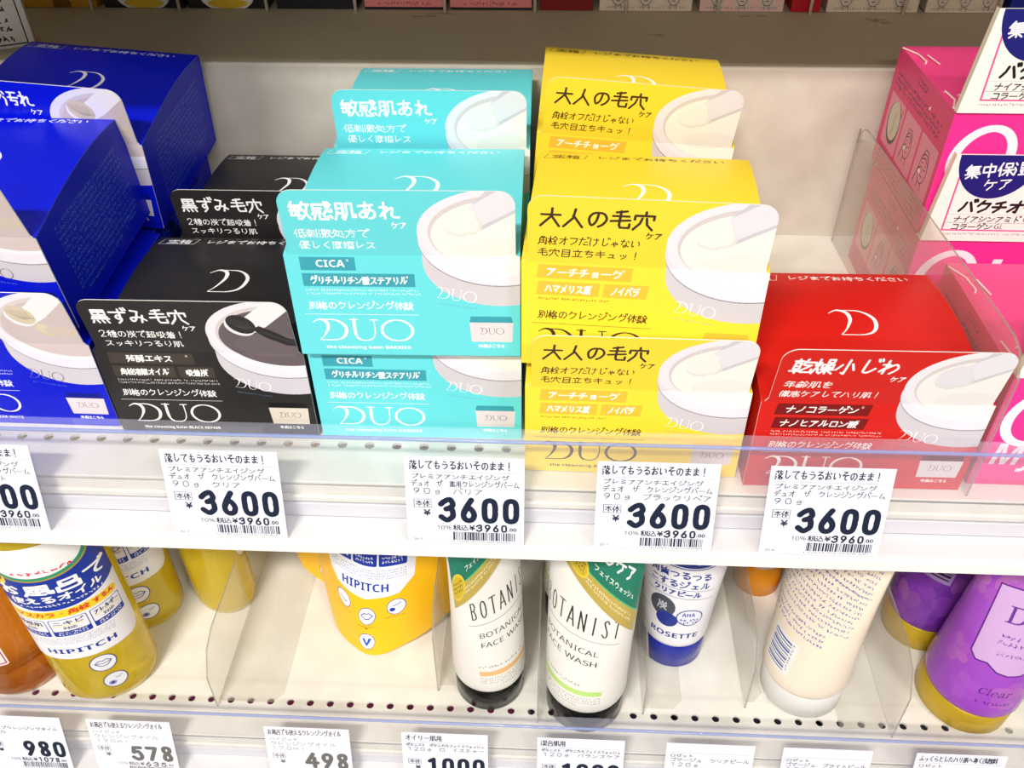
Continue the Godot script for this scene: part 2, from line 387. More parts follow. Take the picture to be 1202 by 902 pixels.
class Shape:   # collects faces given counter-clockwise as seen from outside
	var st := SurfaceTool.new()

	func _init(smooth := false) -> void:
		st.begin(Mesh.PRIMITIVE_TRIANGLES)
		st.set_smooth_group(0 if smooth else -1)

	func smooth(on: bool) -> void:
		st.set_smooth_group(0 if on else -1)

	func tri(a: Vector3, b: Vector3, c: Vector3, ua := Vector2.ZERO, ub := Vector2.ZERO, uc := Vector2.ZERO) -> void:
		for v in [[a, ua], [c, uc], [b, ub]]:
			st.set_uv(v[1])
			st.add_vertex(v[0])

	func quad(a: Vector3, b: Vector3, c: Vector3, d: Vector3, ua := Vector2(0, 1), ub := Vector2(1, 1), uc := Vector2(1, 0), ud := Vector2(0, 0)) -> void:
		tri(a, b, c, ua, ub, uc)
		tri(a, c, d, ua, uc, ud)

	func box(lo: Vector3, hi: Vector3, bev := 0.0) -> void:
		# a block whose upright and lying edges are cut back by bev
		var e := minf(bev, 0.45 * minf(hi.x - lo.x, minf(hi.y - lo.y, hi.z - lo.z)))
		var c := (lo + hi) / 2
		var h := (hi - lo) / 2
		if e <= 0.0:
			e = 0.0
		for ax in 3:
			var b := (ax + 1) % 3
			var d := (ax + 2) % 3
			for sg in [-1.0, 1.0]:
				var q := []
				for k in [[-1, -1], [1, -1], [1, 1], [-1, 1]]:
					var v := Vector3.ZERO
					v[ax] = sg * h[ax]
					v[b] = k[0] * (h[b] - e)
					v[d] = k[1] * (h[d] - e)
					q.append(c + v)
				if sg > 0:
					quad(q[0], q[1], q[2], q[3])
				else:
					quad(q[3], q[2], q[1], q[0])
			if e > 0.0:
				for sb in [-1.0, 1.0]:
					for sd in [-1.0, 1.0]:
						var u := Vector3.ZERO
						var w := Vector3.ZERO
						u[b] = sb * h[b]
						u[d] = sd * (h[d] - e)
						w[b] = sb * (h[b] - e)
						w[d] = sd * h[d]
						var x := Vector3.ZERO
						x[ax] = h[ax] - e
						if sb * sd > 0:
							quad(c + w - x, c + w + x, c + u + x, c + u - x)
						else:
							quad(c + u - x, c + u + x, c + w + x, c + w - x)
		if e > 0.0:
			for sx in [-1.0, 1.0]:
				for sy in [-1.0, 1.0]:
					for sz in [-1.0, 1.0]:
						var p := c + Vector3(sx * h.x, sy * (h.y - e), sz * (h.z - e))
						var q := c + Vector3(sx * (h.x - e), sy * h.y, sz * (h.z - e))
						var r := c + Vector3(sx * (h.x - e), sy * (h.y - e), sz * h.z)
						if sx * sy * sz > 0:
							tri(p, q, r)
						else:
							tri(p, r, q)

	func lathe(profile: Array, seg := 40, flat := 1.0, turn := 0.0, arc := TAU) -> void:   # profile: (radius, height) from the bottom up; u = 0.5 at +z
		var n := profile.size()
		for i in n - 1:
			var p: Vector2 = profile[i]
			var q: Vector2 = profile[i + 1]
			for k in seg:
				var t0 := arc * (k / float(seg) - 0.5)
				var t1 := arc * ((k + 1) / float(seg) - 0.5)
				var d0 := Vector3(sin(t0 + turn), 0, cos(t0 + turn) * flat)
				var d1 := Vector3(sin(t1 + turn), 0, cos(t1 + turn) * flat)
				var u0 := k / float(seg)
				var u1 := (k + 1) / float(seg)
				var v0 := 1.0 - i / float(n - 1)
				var v1 := 1.0 - (i + 1) / float(n - 1)
				var a := d0 * p.x + Vector3(0, p.y, 0)
				var b := d1 * p.x + Vector3(0, p.y, 0)
				var c := d1 * q.x + Vector3(0, q.y, 0)
				var d := d0 * q.x + Vector3(0, q.y, 0)
				if p.x < 1e-6:
					tri(a, c, d, Vector2(u0, v0), Vector2(u1, v1), Vector2(u0, v1))
				elif q.x < 1e-6:
					tri(a, b, c, Vector2(u0, v0), Vector2(u1, v0), Vector2(u1, v1))
				else:
					quad(a, b, c, d, Vector2(u0, v0), Vector2(u1, v0), Vector2(u1, v1), Vector2(u0, v1))

	func rings(sections: Array, vs: Array, us: Array) -> void:   # lofts rings of equal size, from the bottom up, counter-clockwise seen from above
		for i in sections.size() - 1:
			var p: Array = sections[i]
			var q: Array = sections[i + 1]
			for k in p.size() - 1:
				quad(p[k], p[k + 1], q[k + 1], q[k], Vector2(us[k], vs[i]), Vector2(us[k + 1], vs[i]), Vector2(us[k + 1], vs[i + 1]), Vector2(us[k], vs[i + 1]))

	func rod(a: Vector3, b: Vector3, r: float, seg := 8) -> void:
		var d := (b - a).normalized()
		var u := d.cross(Vector3.UP if absf(d.y) < 0.9 else Vector3.RIGHT).normalized()
		var w := d.cross(u)
		for k in seg:
			var p := (u * cos(TAU * k / seg) + w * sin(TAU * k / seg)) * r
			var q := (u * cos(TAU * (k + 1) / seg) + w * sin(TAU * (k + 1) / seg)) * r
			quad(a + p, a + q, b + q, b + p)
			tri(b, b + p, b + q)
			tri(a, a + q, a + p)

	func plate(outline: PackedVector2Array, z0: float, z1: float) -> void:   # a flat sheet in x/y with thickness along z (outline counter-clockwise)
		var ix := Geometry2D.triangulate_polygon(outline)
		for i in range(0, ix.size(), 3):
			var a := outline[ix[i]]
			var b := outline[ix[i + 1]]
			var c := outline[ix[i + 2]]
			if (b - a).cross(c - a) < 0:
				var t := b
				b = c
				c = t
			tri(Vector3(a.x, a.y, z1), Vector3(b.x, b.y, z1), Vector3(c.x, c.y, z1))
			tri(Vector3(a.x, a.y, z0), Vector3(c.x, c.y, z0), Vector3(b.x, b.y, z0))
		for i in outline.size():
			var a := outline[i]
			var b := outline[(i + 1) % outline.size()]
			quad(Vector3(a.x, a.y, z0), Vector3(b.x, b.y, z0), Vector3(b.x, b.y, z1), Vector3(a.x, a.y, z1))

	func mesh(m: Material, into: ArrayMesh = null) -> ArrayMesh:
		st.generate_normals()
		st.set_material(m)
		return st.commit(into) if into else st.commit()


func numbered(called: String) -> String:
	names[called] = names.get(called, -1) + 1
	return called if names[called] == 0 else "%s_%03d" % [called, names[called]]


func tag(o: Node3D, label: String, category: String, group := "", kind := "") -> void:
	if label:
		o.set_meta("label", label)
	if category:
		o.set_meta("category", category)
	if group:
		o.set_meta("group", group)
	if kind:
		o.set_meta("kind", kind)


func thing(called: String, label: String, category: String, at: Vector3, turn := Vector3.ZERO, group := "") -> Node3D:
	var o := Node3D.new()
	o.name = numbered(called)
	add_child(o)
	o.position = at
	o.rotation_degrees = turn
	tag(o, label, category, group)
	return o


func part(called: String, m: Mesh, parent: Node, label := "") -> MeshInstance3D:
	var o := MeshInstance3D.new()
	o.name = called
	o.mesh = m
	parent.add_child(o, true)
	if label:
		o.set_meta("label", label)
	return o


func solo(called: String, m: Mesh, label: String, category: String, at: Vector3, turn := Vector3.ZERO, group := "") -> MeshInstance3D:
	var o := part(numbered(called), m, self)
	o.position = at
	o.rotation_degrees = turn
	tag(o, label, category, group)
	return o


func structure(called: String, m: Mesh) -> MeshInstance3D:
	var o := part(called, m, self)
	o.set_meta("kind", "structure")
	return o


# ------------------------------------------------------------------ the display cartons
var KEYS := {
	"blue": {"base": rgb(0, 20, 204), "ink": Color.WHITE, "bar": rgb(4, 16, 140), "bar_ink": Color.WHITE, "cream": rgb(206, 192, 192), "scoop": rgb(214, 201, 176), "head": "メラニン汚れ", "sub": ["", ""], "bars": [], "slant": 0.05, "name": "CLEAR WHITE"},
	"black": {"base": rgb(40, 38, 38), "ink": Color.WHITE, "bar": rgb(66, 58, 52), "bar_ink": Color.WHITE, "cream": rgb(104, 92, 98), "scoop": rgb(46, 42, 44), "head": "黒ずみ毛穴", "sub": ["2種の炭で超吸着!", "スッキリつるり肌"], "bars": [[["発酵エキス", 38.0]], [["角栓溶解オイル", 28.0], ["吸着炭", 16.0]]], "slant": 0.0, "name": "BLACK REPAIR"},
	"teal": {"base": rgb(104, 217, 226), "ink": Color.WHITE, "bar": rgb(58, 158, 176), "bar_ink": Color.WHITE, "cream": rgb(246, 245, 238), "scoop": rgb(240, 240, 236), "head": "敏感肌あれ", "sub": ["低刺激処方で", "優しく摩擦レス"], "bars": [[["CICA", 22.0]], [["グリチルリチン酸ステアリル", 45.0]]], "slant": 0.0, "name": "BARRIER"},
	"yellow": {"base": rgb(253, 221, 60), "ink": rgb(62, 46, 28), "bar": rgb(250, 190, 60), "bar_ink": Color.WHITE, "cream": rgb(246, 245, 238), "scoop": rgb(240, 240, 236), "head": "大人の毛穴", "sub": ["角栓オフだけじゃない", "毛穴目立ちキュッ!"], "bars": [[["アーチチョーク", 36.0]], [["ハマメリス葉", 24.0], ["ノイバラ", 17.0]]], "slant": 0.1, "name": "CLEAR"},
	"red": {"base": rgb(208, 26, 18), "ink": Color.WHITE, "bar": rgb(120, 12, 12), "bar_ink": Color.WHITE, "cream": rgb(240, 238, 238), "scoop": rgb(226, 224, 232), "head": "乾燥小じわ", "sub": ["年齢肌を", "徹底ケアしてハリ肌!"], "bars": [[["ナノコラーゲン", 38.0]], [["ナノヒアルロン酸", 38.0]]], "slant": 0.16, "name": ""},
}


func carton_print(key: String) -> Texture2D:
	var k: Dictionary = KEYS[key]
	var p := Print.new(self, 93.0, 79.0, -46.5, 10.5, k.base)
	var ink: Color = k.ink
	var sl: float = k.slant
	# jar with its open lid side
	var lilac := rgb(236, 234, 243)
	p.ell(Vector2(38.5, 46), 30.3, 20.5, rgb(206, 202, 210))
	p.rect(8.2, 46, 39, 10, rgb(206, 202, 210))
	p.ell(Vector2(38.5, 55.5), 31.3, 20.8, rgb(150, 140, 150))
	p.ell(Vector2(38.5, 56.0), 31.3, 20.8, rgb(228, 226, 238))
	p.ell(Vector2(38.5, 60.0), 31.3, 20.0, lilac)
	p.ell(Vector2(39.5, 59.6), 28.2, 17.6, rgb(216, 208, 210))
	p.ell(Vector2(39.8, 58.6), 27.4, 16.6, k.cream)
	var dark: bool = key in ["black", "blue"]
	if dark:
		p.ell(Vector2(34, 54.0), 16, 7, k.cream.lightened(0.05))
		p.poly([Vector2(22, 67), Vector2(26, 60.0), Vector2(34, 65), Vector2(46.5, 76), Vector2(46.5, 79), Vector2(36, 79)], rgb(240, 238, 242))
		p.ell(Vector2(22.5, 64.6), 6.4, 4.8, rgb(240, 238, 242), -0.5)
		p.ell(Vector2(23.5, 66.2), 6.4, 5.0, k.scoop, -0.6)
		for i in 6:
			p.line(rounded(PackedVector2Array([Vector2(18.6 + i * 1.5, 69.2 - i * 0.2), Vector2(20.5 + i * 1.4, 66.0 - i * 0.3), Vector2(24.4 + i * 0.9, 63.4 + i * 0.2)])), 0.35, k.scoop.darkened(0.22) if key == "blue" else k.scoop.lightened(0.14))
		if key == "blue":
			p.ell(Vector2(31, 57.5), 4.6, 3.6, k.scoop, -0.7)
			p.ell(Vector2(30.4, 58.2), 3.2, 2.4, k.scoop.lightened(0.12), -0.7)
			p.ell(Vector2(38, 56.6), 7, 3.0, k.cream.lerp(k.scoop, 0.6), -0.15)
		else:
			p.poly([Vector2(27.5, 63.5), Vector2(31, 65.5), Vector2(37, 62), Vector2(42, 58.5), Vector2(46.5, 57.5), Vector2(46.5, 53.5), Vector2(41, 54), Vector2(34, 58)], k.scoop)
			p.ell(Vector2(34.5, 60.5), 6.5, 2.6, k.scoop, -0.6)
			for i in 3:
				p.line([Vector2(30 + i, 63.6 - i), Vector2(37 + i * 1.5, 59 - i), Vector2(45, 56.6 - i * 0.9)], 0.3, k.scoop.lightened(0.1))
	else:
		p.ell(Vector2(33, 52), 12, 4.5, k.cream.darkened(0.025), 0.1)
		p.poly([Vector2(23, 61), Vector2(29, 59.5), Vector2(46.5, 70.5), Vector2(46.5, 77), Vector2(40, 79), Vector2(34, 79), Vector2(26, 70)], rgb(208, 204, 214))
		p.poly([Vector2(22.5, 63), Vector2(28, 61), Vector2(46.5, 72), Vector2(46.5, 79), Vector2(38, 79), Vector2(26, 71)], rgb(230, 229, 238))
		for e in [[24, 65, 6.6, 5.4], [21.5, 63, 4.2, 3.6], [25.5, 68.5, 4.6, 3.2], [27.5, 64, 4.2, 4.0], [23.5, 61.2, 3.6, 2.4]]:
			p.ell(Vector2(e[0] + 0.5, e[1] - 0.7), e[2], e[3], k.cream.darkened(0.07))
		for e in [[24, 65, 6.4, 5.2], [21.5, 63.4, 4.0, 3.4], [25.5, 68.5, 4.4, 3.0], [27, 64, 4.0, 3.8], [23.5, 61.6, 3.4, 2.2]]:
			p.ell(Vector2(e[0], e[1]), e[2], e[3], k.scoop)
	p.xf = Transform2D(-0.16, Vector2(17, 31))
	p.duo(-4.5, -2.4, 16.5, 5.2, rgb(246, 245, 250) if key != "blue" else rgb(120, 116, 124), 0.7)
	p.micro(-3, -4.6, 16, 0.8, 1, 1, rgb(120, 150, 200))
	p.xf = Transform2D.IDENTITY
	# headline on the flap
	var n: int = k.head.length()
	p.text(k.head, -40.0, 74.6, 8.9, ink, 0.98, 42.0 / (8.9 * n), 0.0, sl)
	p.text("ケア", -2.4 + sl * 14, 65.0, 3.3, ink, 0.42, 0.95, 0.0, sl)
	var w0: float = minf(4.7, 38.0 / maxf(1.0, k.sub[0].length()))
	p.text(k.sub[0], -40.3, 61.6, 4.3, ink, 0.4, w0 / 4.3 if k.sub[0].length() > 7 else 1.14, 0.0, sl)
	p.text(k.sub[1], -40.6 + (1.4 if key in ["black", "teal"] else 0.0), 55.8, 4.0, ink, 0.4, minf(4.3, 40.0 / maxf(1.0, k.sub[1].length())) / 4.0, 0.0, sl)
	# ingredient bars
	var y := 47.9
	for row in k.bars:
		var x := -40.5
		for cell in row:
			p.poly([Vector2(x + sl * 6, y), Vector2(x + cell[1] + sl * 6, y), Vector2(x + cell[1], y - 6.1), Vector2(x, y - 6.1)], k.bar)
			if cell[0] == "CICA":
				p.latin("CICA", x + 6.4, y - 4.6, 4.4, k.bar_ink, "sans_bold", 1.15)
			else:
				var wide: float = minf(4.2, (cell[1] - 6.0) / cell[0].length())
				p.text(cell[0], x + (cell[1] - wide * cell[0].length()) * 0.42 + 0.4, y - 1.1, 4.0, k.bar_ink, 0.54, wide / 4.0, 0.0, sl)
			p.text("※", x + cell[1] - 3.6, y - 0.9, 1.2, k.bar_ink, 0.16)
			x += cell[1] + 1.5
		y -= 7.6
	p.micro(-40, 33.0, 46.0 if key != "yellow" else 28.0, 1.05, 2 if key != "yellow" else 1, 1.7, ink)
	p.text("別格のクレンジング体験", -40.0, 27.2, 4.2, ink, 0.4, 0.93, 0.0, sl)
	p.line([Vector2(-42, 20.6), Vector2(5, 20.6)], 0.14, ink)
	p.duo(-39.5, 7.4, 41.5, 10.6, ink, 0.85)
	p.latin("the cleansing balm " + k.name, -35.5, 2.6, 2.1, ink, "sans_bold", 1.0, 0.0, 36.0 if k.name else 22.0)
	# little picture of the real box
	p.poly([Vector2(25.6, 17.0), Vector2(26.2, 20.2), Vector2(42.8, 20.2), Vector2(43.6, 17.0)], k.bar if key != "black" else rgb(18, 18, 18))
	p.poly([Vector2(25.6, 17.2), Vector2(43.7, 17.2), Vector2(43.2, 7.4), Vector2(26.2, 7.4)], rgb(226, 216, 222) if key != "black" else rgb(222, 212, 200))
	p.duo(29.4, 11.4, 10.4, 3.0, rgb(70, 66, 76), 0.6)
	p.text("本品はこちら", 28.8, 6.2, 1.9, ink, 0.3, 1.0)
	return p.texture()


func carton_top_print(key: String) -> Texture2D:
	var k: Dictionary = KEYS[key]
	var p := Print.new(self, 93.0, 91.0, -46.5, 6.0, k.base)
	var ink: Color = Color.WHITE
	p.big_d(-9, 39.0, 19.4, 17.4, ink, 0.75)
	var small: Color = k.ink if key == "yellow" else ink
	p.line([Vector2(-43, 88.4), Vector2(-25, 88.4), Vector2(-26.4, 82.3), Vector2(-44.4, 82.3), Vector2(-43, 88.4)], 0.3, small)
	p.text("空箱", -41, 88.0, 5.2, small, 0.6, 1.2)
	p.text("レジまでお持ちください", -21, 87.6, 4.6, small, 0.56, 1.12)
	return p.texture()


func side_print(base: Color, ink: Color) -> Texture2D:
	var p := Print.new(self, 90.0, 56.0, 0.0, 8.0, base)
	p.micro(14, 44, 66, 1.9, 12, 2.9, ink, 0.16)
	p.micro(20, 8.5, 40, 1.9, 1, 2.9, ink, 0.16)
	p.round_rect(72, 24, 8, 6, 0.6, base.lightened(0.1))
	p.micro(64, 12, 14, 1.7, 2, 2.4, ink, 0.16)
	return p.texture()


func top_curve(t: float, loaded: bool) -> float:   # t = 0 at the back edge, 1 at the front fold
	return lerpf(CHB, CHF, t) + (0.0 if loaded else 0.0042 * sin(PI * pow(t, 0.85)))


func carton(key: String, at: Vector3, turn: Vector3, label: String, flap := true, loaded := false) -> void:
	var k: Dictionary = KEYS[key]
	var o := thing("display_carton", label, "carton", at, turn, "empty display cartons on the upper board")
	var board := mat("carton_" + key, k.base, 0.42)
	var paper := mat("carton_paper", rgb(238, 236, 230), 0.7)
	var n := 12
	var hx := CW / 2
	var bk := "body%s%s" % [key, loaded]
	if not cache.has(bk):
		var s := Shape.new()
		s.quad(Vector3(hx, 0, -CD), Vector3(-hx, 0, -CD), Vector3(-hx, CHB, -CD), Vector3(hx, CHB, -CD))
		s.quad(Vector3(-hx, 0, -CD), Vector3(hx, 0, -CD), Vector3(hx, 0, -0.0006), Vector3(-hx, 0, -0.0006))
		s.quad(Vector3(-hx + 0.0004, 0, -0.0006), Vector3(hx - 0.0004, 0, -0.0006), Vector3(hx - 0.0004, CHF, -0.0006), Vector3(-hx + 0.0004, CHF, -0.0006))
		cache[bk] = s.mesh(board)
		var t := Shape.new(true)
		for i in n:
			var a := i / float(n)
			var b := (i + 1) / float(n)
			var za := -CD + CD * a
			var zb := -CD + CD * b
			t.quad(Vector3(-hx, top_curve(b, loaded), zb), Vector3(hx, top_curve(b, loaded), zb), Vector3(hx, top_curve(a, loaded), za), Vector3(-hx, top_curve(a, loaded), za), Vector2(0, b), Vector2(1, b), Vector2(1, a), Vector2(0, a))
		cache["top" + bk] = t.mesh(mat("carton_top_" + key, Color.WHITE, 0.38, carton_top_print(key)))
		var side_tex: Material = board
		if key == "blue":
			side_tex = mat("carton_side_blue", Color.WHITE, 0.4, side_print(k.base, rgb(86, 128, 220)))
		for sg in [-1.0, 1.0]:
			var e := Shape.new()
			for i in n:
				var a := i / float(n)
				var b := (i + 1) / float(n)
				var x: float = sg * (hx - 0.0003)
				var low_a := Vector3(x, 0, -CD + CD * a)
				var low_b := Vector3(x, 0, -CD + CD * b)
				var up_a := Vector3(x, top_curve(a, loaded) - 0.0004, -CD + CD * a)
				var up_b := Vector3(x, top_curve(b, loaded) - 0.0004, -CD + CD * b)
				var ua := 1.0 - a if sg > 0 else a
				var ub := 1.0 - b if sg > 0 else b
				if sg > 0:
					e.quad(low_b, low_a, up_a, up_b, Vector2(ub, 1), Vector2(ua, 1), Vector2(ua, 1 - up_a.y / 0.056), Vector2(ub, 1 - up_b.y / 0.056))
				else:
					e.quad(low_a, low_b, up_b, up_a, Vector2(ua, 1), Vector2(ub, 1), Vector2(ub, 1 - up_b.y / 0.056), Vector2(ua, 1 - up_a.y / 0.056))
			cache["side%d" % int(sg) + bk] = e.mesh(side_tex)
		# cut paper edge along the top of each side
		for sg in [-1.0, 1.0]:
			var g := Shape.new()
			for i in n:
				var a := i / float(n)
				var b := (i + 1) / float(n)
				var pa := Vector3(sg * hx, top_curve(a, loaded), -CD + CD * a)
				var pb := Vector3(sg * hx, top_curve(b, loaded), -CD + CD * b)
				var dn := Vector3(0, 0.0005, 0)
				if sg > 0:
					g.quad(pb - dn, pa - dn, pa, pb)
				else:
					g.quad(pa - dn, pb - dn, pb, pa)
			cache["edge%d" % int(sg) + bk] = g.mesh(mat("carton_edge_" + key, k.base.lerp(rgb(238, 236, 230), 0.35), 0.6))
	part("carton_body", cache[bk], o)
	part("top_panel", cache["top" + bk], o)
	part("side_panel", cache["side1" + bk], o)
	part("side_panel", cache["side-1" + bk], o)
	part("paper_edge", cache["edge1" + bk], o)
	part("paper_edge", cache["edge-1" + bk], o)
	var fk := "front%s%s" % [key, flap]
	if not cache.has(fk):
		var face := mat("carton_front_" + key, Color.WHITE, 0.36, cached_front(key))
		var rim := mat("carton_paper", rgb(238, 236, 230), 0.7)
		var th := 0.0005
		var f := Shape.new()
		var r := Shape.new()
		var ff := Shape.new()
		var fr := Shape.new()
		f.quad(Vector3(-hx, 0, 0), Vector3(hx, 0, 0), Vector3(hx, CHF, 0), Vector3(-hx, CHF, 0), Vector2(0, 1), Vector2(1, 1), Vector2(1, 1 - CHF / FLAP), Vector2(0, 1 - CHF / FLAP))
		r.quad(Vector3(hx, 0, -th), Vector3(hx, CHF, -th), Vector3(hx, CHF, 0), Vector3(hx, 0, 0))
		r.quad(Vector3(-hx, CHF, -th), Vector3(-hx, 0, -th), Vector3(-hx, 0, 0), Vector3(-hx, CHF, 0))
		r.quad(Vector3(-hx, CHF, 0), Vector3(hx, CHF, 0), Vector3(hx, CHF, -th), Vector3(-hx, CHF, -th))
		if flap:
			var rad := 0.0062
			var out := PackedVector2Array([Vector2(-0.0452, CHF), Vector2(-0.0440, CHF + 0.002), Vector2(-0.0438, FLAP - rad)])
			for i in range(1, 8):
				out.append(Vector2(-0.0438 + rad, FLAP - rad) + Vector2.from_angle(PI - i * PI / 14.0) * rad)
			for i in 8:
				out.append(Vector2(0.0448 - rad, FLAP - rad) + Vector2.from_angle(PI / 2 - i * PI / 14.0) * rad)
			out.append(Vector2(0.0448, CHF + 0.0012))
			out.append(Vector2(0.0455, CHF))
			var lift := func(v: Vector2, d: float) -> Vector3: return Vector3(v.x, v.y, (v.y - CHF) * 0.16 - d)
			var uv := func(v: Vector2) -> Vector2: return Vector2(v.x / CW + 0.5, 1 - v.y / FLAP)
			var mid := Vector2(0, 0.062)
			for i in out.size():
				var a := out[(i + 1) % out.size()]
				var b := out[i]
				ff.tri(lift.call(mid, 0.0), lift.call(a, 0.0), lift.call(b, 0.0), uv.call(mid), uv.call(a), uv.call(b))
				fr.tri(lift.call(mid, th), lift.call(b, th), lift.call(a, th))
				if i < out.size() - 1:
					fr.quad(lift.call(a, 0.0), lift.call(a, th), lift.call(b, th), lift.call(b, 0.0))
			cache["flap" + fk] = fr.mesh(rim, ff.mesh(face))
		cache[fk] = r.mesh(rim, f.mesh(face))
	var front := part("front_panel", cache[fk], o)
	if flap:
		part("raised_flap", cache["flap" + fk], front)


func cached_front(key: String) -> Texture2D:
	if not cache.has("print" + key):
		cache["print" + key] = carton_print(key)
	return cache["print" + key]


# ------------------------------------------------------------------ price tags
func tag_print(head: String, lines: Array, price: String, taxed: String, corner: String, faded := false) -> Texture2D:
	var p := Print.new(self, 51.0, 44.0, 0.0, 11.0, rgb(226, 229, 242))
	var ink := rgb(18, 30, 56)
	var grey := rgb(58, 62, 84) if not faded else rgb(140, 140, 146)
	if faded:
		ink = rgb(104, 104, 104)
	if head:
		p.text(head, 2.0, 42.4, 4.7, ink, 0.46, minf(0.78, 44.0 / (4.7 * head.length())))
	p.line([Vector2(2, 36.6), Vector2(49, 36.6)], 0.14, grey)
	var y := 35.6
	for l in lines:
		var h: float = 2.6 if l == lines[0] else 3.3
		p.text(l, 2.4, y, h, grey, 0.32, minf(1.35, 46.5 / (h * l.length())))
		y -= h + 0.55
	p.line([Vector2(3.4, 22.6), Vector2(10.8, 22.6), Vector2(10.8, 18.6), Vector2(3.4, 18.6), Vector2(3.4, 22.6)], 0.2, ink)
	p.text("本体", 3.9, 22.3, 3.4, ink, 0.34, 0.94)
	p.text("¥", 7.0, 17.6, 3.6, ink, 0.6, 1.0)
	var wide := 36.6 / maxf(4.0, price.length())
	p.text(price, 49.6 - wide * price.length(), 24.0, 13.0, ink, 2.6, wide / 13.0)
	p.latin("10%", 13.0, 7.2, 2.9, grey, "sans", 1.2)
	p.text("税込", 20.0, 9.9, 3.0, ink, 0.36, 1.1)
	p.text("¥", 26.8, 9.9, 3.0, ink, 0.5, 1.0)
	p.text(taxed, 29.6, 10.3, 3.9, ink, 0.8, 14.4 / (3.9 * taxed.length()))
	p.latin(".00" if not faded else ".80", 44.0, 7.0, 2.4, ink, "sans_bold", 1.2)
	p.bars(20, 1.8, 27.5, 4.3, ink)
	p.micro(19, 1.5, 28, 0.9, 1, 1, grey)
	if corner:
		p.latin(corner, 2.6, 1.2, 1.6, grey, "sans", 1.3)
	return p.texture()


func price_tag(x: float, level: float, tex: Texture2D, label: String) -> void:
	var s := Shape.new()
	var w := 0.0255
	s.quad(Vector3(-w, 0, 0), Vector3(w, 0, 0), Vector3(w, 0.044, 0), Vector3(-w, 0.044, 0))
	var r := Shape.new()
	r.quad(Vector3(w, 0, -0.0003), Vector3(-w, 0, -0.0003), Vector3(-w, 0.044, -0.0003), Vector3(w, 0.044, -0.0003))
	r.quad(Vector3(-w, 0.044, 0), Vector3(w, 0.044, 0), Vector3(w, 0.044, -0.0003), Vector3(-w, 0.044, -0.0003))
	r.quad(Vector3(w, 0, 0), Vector3(w, 0, -0.0003), Vector3(w, 0.044, -0.0003), Vector3(w, 0.044, 0))
	r.quad(Vector3(-w, 0, -0.0003), Vector3(-w, 0, 0), Vector3(-w, 0.044, 0), Vector3(-w, 0.044, -0.0003))
	solo("price_tag", r.mesh(mat("tag_paper", rgb(226, 229, 242), 0.6), s.mesh(mat("tag_%d" % mats.size(), Color.WHITE, 0.5, tex))), label, "price tag", Vector3(x, level - 0.0195, 0.0157), Vector3(-14, 0, 0), "price tags in the front rails")


# ------------------------------------------------------------------ pink cartons with a white display card
const PW := 0.088
const PH := 0.061
const PD := 0.083


func face_sketch(p: Print, c: Vector2, r: float, ink: Color, kind: int) -> void:
	var o := []
	for i in 25:
		o.append(c + Vector2(cos(TAU * i / 24.0) * r * 0.72, sin(TAU * i / 24.0) * r))
	p.line(o, r * 0.07, ink)
	p.line([c + Vector2(-r * 0.66, r * 0.45), c + Vector2(0, r * 0.75), c + Vector2(r * 0.66, r * 0.45), c + Vector2(r * 0.3, r * 1.25), c + Vector2(-r * 0.3, r * 1.25), c + Vector2(-r * 0.66, r * 0.45)], r * 0.07, ink)
	for sx in [-1, 1]:
		p.line([c + Vector2(sx * r * 0.45, r * 0.05), c + Vector2(sx * r * 0.2, 0)], r * 0.07, ink)
		p.line([c + Vector2(sx * r * 0.45, r * 0.3), c + Vector2(sx * r * 0.2, r * 0.34)], r * 0.06, ink)
	p.line([c + Vector2(0, 0), c + Vector2(-r * 0.08, -r * 0.3)], r * 0.06, ink)
	p.line([c + Vector2(-r * 0.18, -r * 0.52), c + Vector2(r * 0.18, -r * 0.52)], r * 0.08, ink)
	p.line([c + Vector2(-r * 0.3, -r * 0.9), c + Vector2(-r * 0.35, -r * 1.4)], r * 0.07, ink)
	p.line([c + Vector2(r * 0.3, -r * 0.9), c + Vector2(r * 0.4, -r * 1.4)], r * 0.07, ink)
	if kind > 0:
		p.ell(c + Vector2(-r * 0.5, -r * 0.35), r * 0.2, r * 0.16, Color.WHITE)
		p.line([c + Vector2(-r * 1.1, -r * 1.3), c + Vector2(-r * 0.75, -r * 0.2), c + Vector2(-r * 0.5, -r * 0.1)], r * 0.1, ink)


func pink_side_print() -> Texture2D:
	var base := rgb(232, 62, 128)
	var pale := rgb(238, 150, 178)
	var ink := rgb(70, 14, 40)
	var p := Print.new(self, 83.0, 61.0, 0.0, 9.0, base)
	p.micro(6, 51, 68, 2.0, 3, 2.8, ink, 0.2)
	p.micro(34, 58, 14, 1.5, 2, 2.0, ink, 0.2)
	for i in 3:
		p.round_rect(5.0 + i * 25.5, 13, 23.5, 27, 1.2, pale)
	p.ell(Vector2(17, 27), 9, 11, rgb(90, 80, 76))
	p.ell(Vector2(17, 28), 8, 10, rgb(214, 206, 190))
	p.line([Vector2(17, 21), Vector2(18, 33)], 0.5, rgb(120, 110, 100))
	p.line([Vector2(21, 38), Vector2(25, 33), Vector2(26, 37)], 0.5, ink)
	face_sketch(p, Vector2(42.5, 26), 6.6, ink, 1)
	face_sketch(p, Vector2(68, 26), 7.2, ink, 1)
	p.micro(6, 11.5, 70, 1.9, 4, 2.6, ink, 0.2)
	return p.texture()


